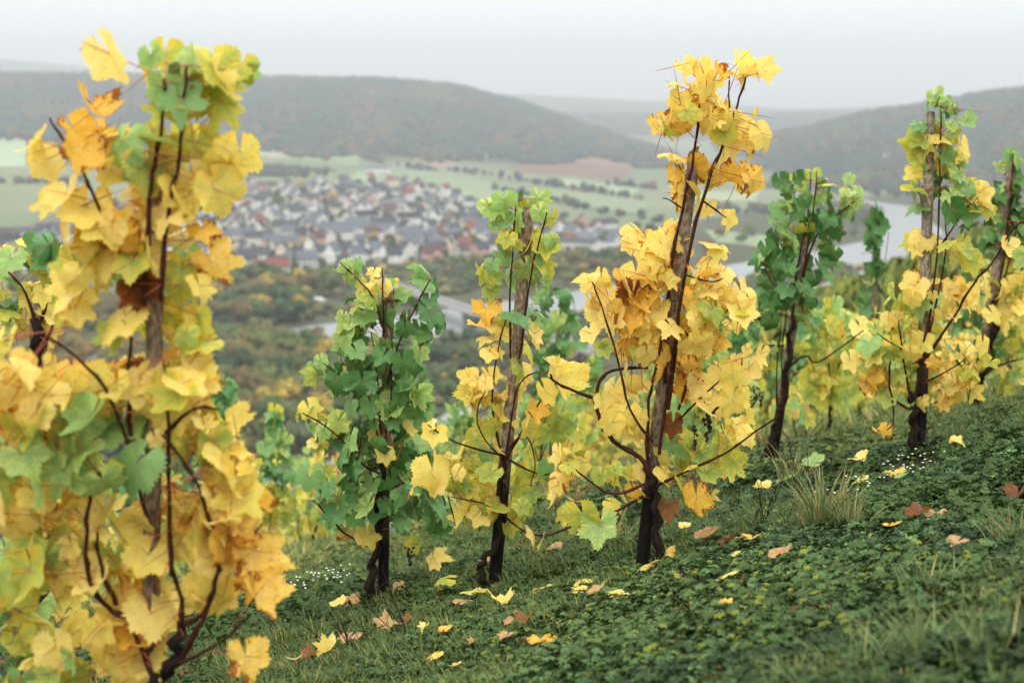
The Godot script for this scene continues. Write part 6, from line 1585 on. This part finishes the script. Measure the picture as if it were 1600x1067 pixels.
	fallen(-0.282, -5.688, 0.07, 1, "small ochre leaf left of the brown pair")
	fallen(-0.304, -5.347, 0.076, 1, "two toned ochre leaf near the bottom edge")
	fallen(-0.214, -5.129, 0.058, 6, "small cream leaf at the bottom edge")
	fallen(-0.158, -5.378, 0.041, 7, "tiny dark red leaf in the lower grass")
	fallen(-0.025, -5.345, 0.071, 7, "upright tan leaf left of the golden heap")
	fallen(0.057, -5.49, 0.078, 5, "dark brown crumpled leaf above the golden heap")
	fallen(0.102, -5.156, 0.107, 1, "golden fallen leaf in the middle of the heap")
	fallen(0.142, -5.171, 0.064, 1, "orange edged leaf at the right of the golden heap")
	fallen(-0.005, -5.53, 0.057, 7, "small tan leaf left of the dark crumpled one")
	fallen(0.352, -5.665, 0.091, 7, "brown leaf hanging on a weed stem")
	fallen(0.431, -5.548, 0.104, 6, "slim pale yellow leaf lying level")
	fallen(0.642, -6.279, 0.1, 0, "bright yellow leaf leaning on the tall yellow vine's trunk")
	fallen(0.75, -6.541, 0.11, 1, "golden leaf right of the tall yellow vine's foot")
	fallen(0.604, -6.281, 0.1, 6, "pale leaf under the tall yellow vine's stake")
	fallen(0.949, -6.656, 0.137, 7, "large brown leaf curled by the soil patch")
	fallen(1.015, -6.441, 0.09, 5, "tan leaf in the middle of the soil patch")
	fallen(1.099, -6.269, 0.1, 1, "orange leaf at the right of the soil patch")
	fallen(1.081, -6.461, 0.072, 7, "thin brown leaf behind the orange one")
	fallen(1.088, -5.54, 0.109, 7, "pinkish tan leaf alone on the dark green carpet")
	fallen(0.849, -5.348, 0.111, 6, "pale yellow leaf with a brown corner on the carpet")
	fallen(0.749, -4.78, 0.059, 1, "small amber leaf low on the carpet")
	fallen(0.981, -5.986, 0.045, 6, "tiny cream leaf beside the soil patch")
	fallen(0.238, -7.816, 0.124, 7, "salmon brown leaf beyond the two middle stakes")
	fallen(1.781, -6.019, 0.123, 5, "two lobed pink brown leaf on the open slope")
	fallen(1.843, -5.978, 0.1, 7, "pink brown leaf with yellow tip next to the two lobed one")
	fallen(1.613, -5.818, 0.092, 1, "orange leaf standing upright on the open slope")
	fallen(1.485, -5.706, 0.053, 7, "narrow tan leaf right of the big grass tuft")
	fallen(1.713, -5.262, 0.088, 7, "dull red leaf sunk in the weeds")
	fallen(2.215, -6.036, 0.112, 5, "salmon coloured leaf at the right edge")
	fallen(1.692, -8.52, 0.174, 3, "large pale green leaf beyond the big grass tuft")
	fallen(1.935, -8.849, 0.164, 3, "pale grey green leaf beside the dry stalks")
	fallen(1.52, -8.392, 0.14, 0, "yellow leaf beyond the big grass tuft")
	fallen(2.098, -8.39, 0.132, 0, "yellow leaf in the grass behind the white flowers")
	fallen(2.094, -7.528, 0.112, 1, "golden leaf below the white flowers")
	fallen(1.959, -7.751, 0.101, 6, "cream leaf behind the upright grass")
	fallen(2.559, -8, 0.096, 6, "pale leaf right of the bare grey stake's foot")
	fallen(2.076, -7.338, 0.088, 3, "grey green leaf below the white flowers")
	fallen(0.92, -7.303, 0.075, 6, "small cream leaf behind the tall yellow vine")
	fallen(2.751, -10.369, 0.124, 1, "amber leaf under the right hand vine's left arm")
	fallen(0.692, -7.047, 0.059, 0, "scrap of yellow leaf behind the black stake foot")
	fallen(-1.747, -10.799, 0.122, 2, "dull green leaf at the left end of the grass")
	fallen(-0.144, -7.681, 0.079, 7, "brown scrap behind the slim vine's trunk")
	tuft(1.447, -6.395, 190, 0.36, 0.11, 0.4, 0.003, "big dry tipped grass tuft on the open slope")
	tuft(1.522, -6.217, 80, 0.26, 0.09, 0.35, 0.003, "smaller green grass tuft leaning on the big dry one")
	tuft(1.866, -5.06, 110, 0.24, 0.1, 0.12, 0.003, "green grass tuft at the right edge")
	tuft(1.097, -3.617, 60, 0.22, 0.1, 0.05, 0.004, "blurred grass tuft nearest the bottom edge")
	tuft(1.242, -3.446, 70, 0.2, 0.13, 0.12, 0.003, "grass tuft in the bottom right corner")
	tuft(0.925, -3.607, 40, 0.2, 0.1, 0.05, 0.003, "few long blades at the bottom edge")
	tuft(-1.702, -9.664, 90, 0.3, 0.14, 0.5, 0.003, "straw coloured grass at the left end of the open ground")
	tuft(-1.688, -10.911, 90, 0.28, 0.2, 0.5, 0.003, "dry grass below the lone small green vine")
	tuft(1.753, -8.592, 60, 0.35, 0.12, 0.35, 0.003, "loose grass around the dry stalks")
	tuft(4.032, -12.016, 60, 0.3, 0.15, 0.2, 0.003, "grass round the foot of the dark right hand vine")
	tuft(0.568, -7.598, 50, 0.25, 0.15, 0.5, 0.003, "pale grass behind the tall yellow vine")
	tuft(-0.465, -9.042, 60, 0.22, 0.15, 0.15, 0.003, "fresh grass between the two middle vines")
	tuft(1.403, -4.525, 50, 0.15, 0.12, 0.1, 0.003, "short bright grass on the right of the carpet")
	flowers(2.165, -7.534, 34, 0.18, "cluster of tiny white flowers at the foot of the bare grey stake")
	flowers(-1.281, -8.652, 52, 0.32, "drift of tiny white flowers left of the deep green vine")
	flowers(1.681, -6.948, 12, 0.14, "few white flowers behind the big grass tuft")
	stems(1.617, -7.532, 4, 0.5, Vector3(-0.15, 0, 0), "dark dry stalks leaning towards the shaggy trunk")
	stems(-0.736, -6.221, 8, 0.24, Vector3(-0.08, 0, 0), "thin dark twigs standing in the lower left grass")
	stems(-0.468, -6.193, 4, 0.42, Vector3(-0.2, 0, 0), "pale bent stalks in front of the dark stake")
	stems(2.306, -7.374, 4, 0.3, Vector3(-0.14, 0, 0), "reddish stalks right of the bare grey stake")
	stems(1.237, -6.889, 6, 0.3, Vector3(0.05, 0, 0), "dark weed stalks behind the soil patch")

func mist(from: float, thick: float, label: String) -> void:
	var f := FogVolume.new()
	f.name = "mist_bank"
	f.shape = RenderingServer.FOG_VOLUME_SHAPE_BOX
	f.size = Vector3(9800.0, 560.0, 7400.0 - from)
	f.position = Vector3(0, 140.0, -(from + 7400.0) / 2.0)
	var m := FogMaterial.new()
	m.density = thick
	m.albedo = lin(0.685, 0.735, 0.765)
	f.material = m
	add_child(f, true)
	tag(f, label, "mist", "", "stuff")

func bark_mat(col: Color, rough: float) -> StandardMaterial3D:
	var m := mat(col, rough, 0.3)
	var n := NoiseTexture2D.new()
	n.width = 64; n.height = 512; n.seamless = true
	var fn := FastNoiseLite.new()
	fn.seed = 3; fn.frequency = 0.035; fn.fractal_octaves = 4
	n.noise = fn
	var g := Gradient.new()
	g.colors = PackedColorArray([Color(0.45, 0.43, 0.42), Color(1, 1, 1)])
	n.color_ramp = g
	m.albedo_texture = n
	m.uv1_scale = Vector3(3, 0.5, 1)
	m.heightmap_enabled = true
	m.heightmap_texture = n
	m.heightmap_scale = 0.7
	return m
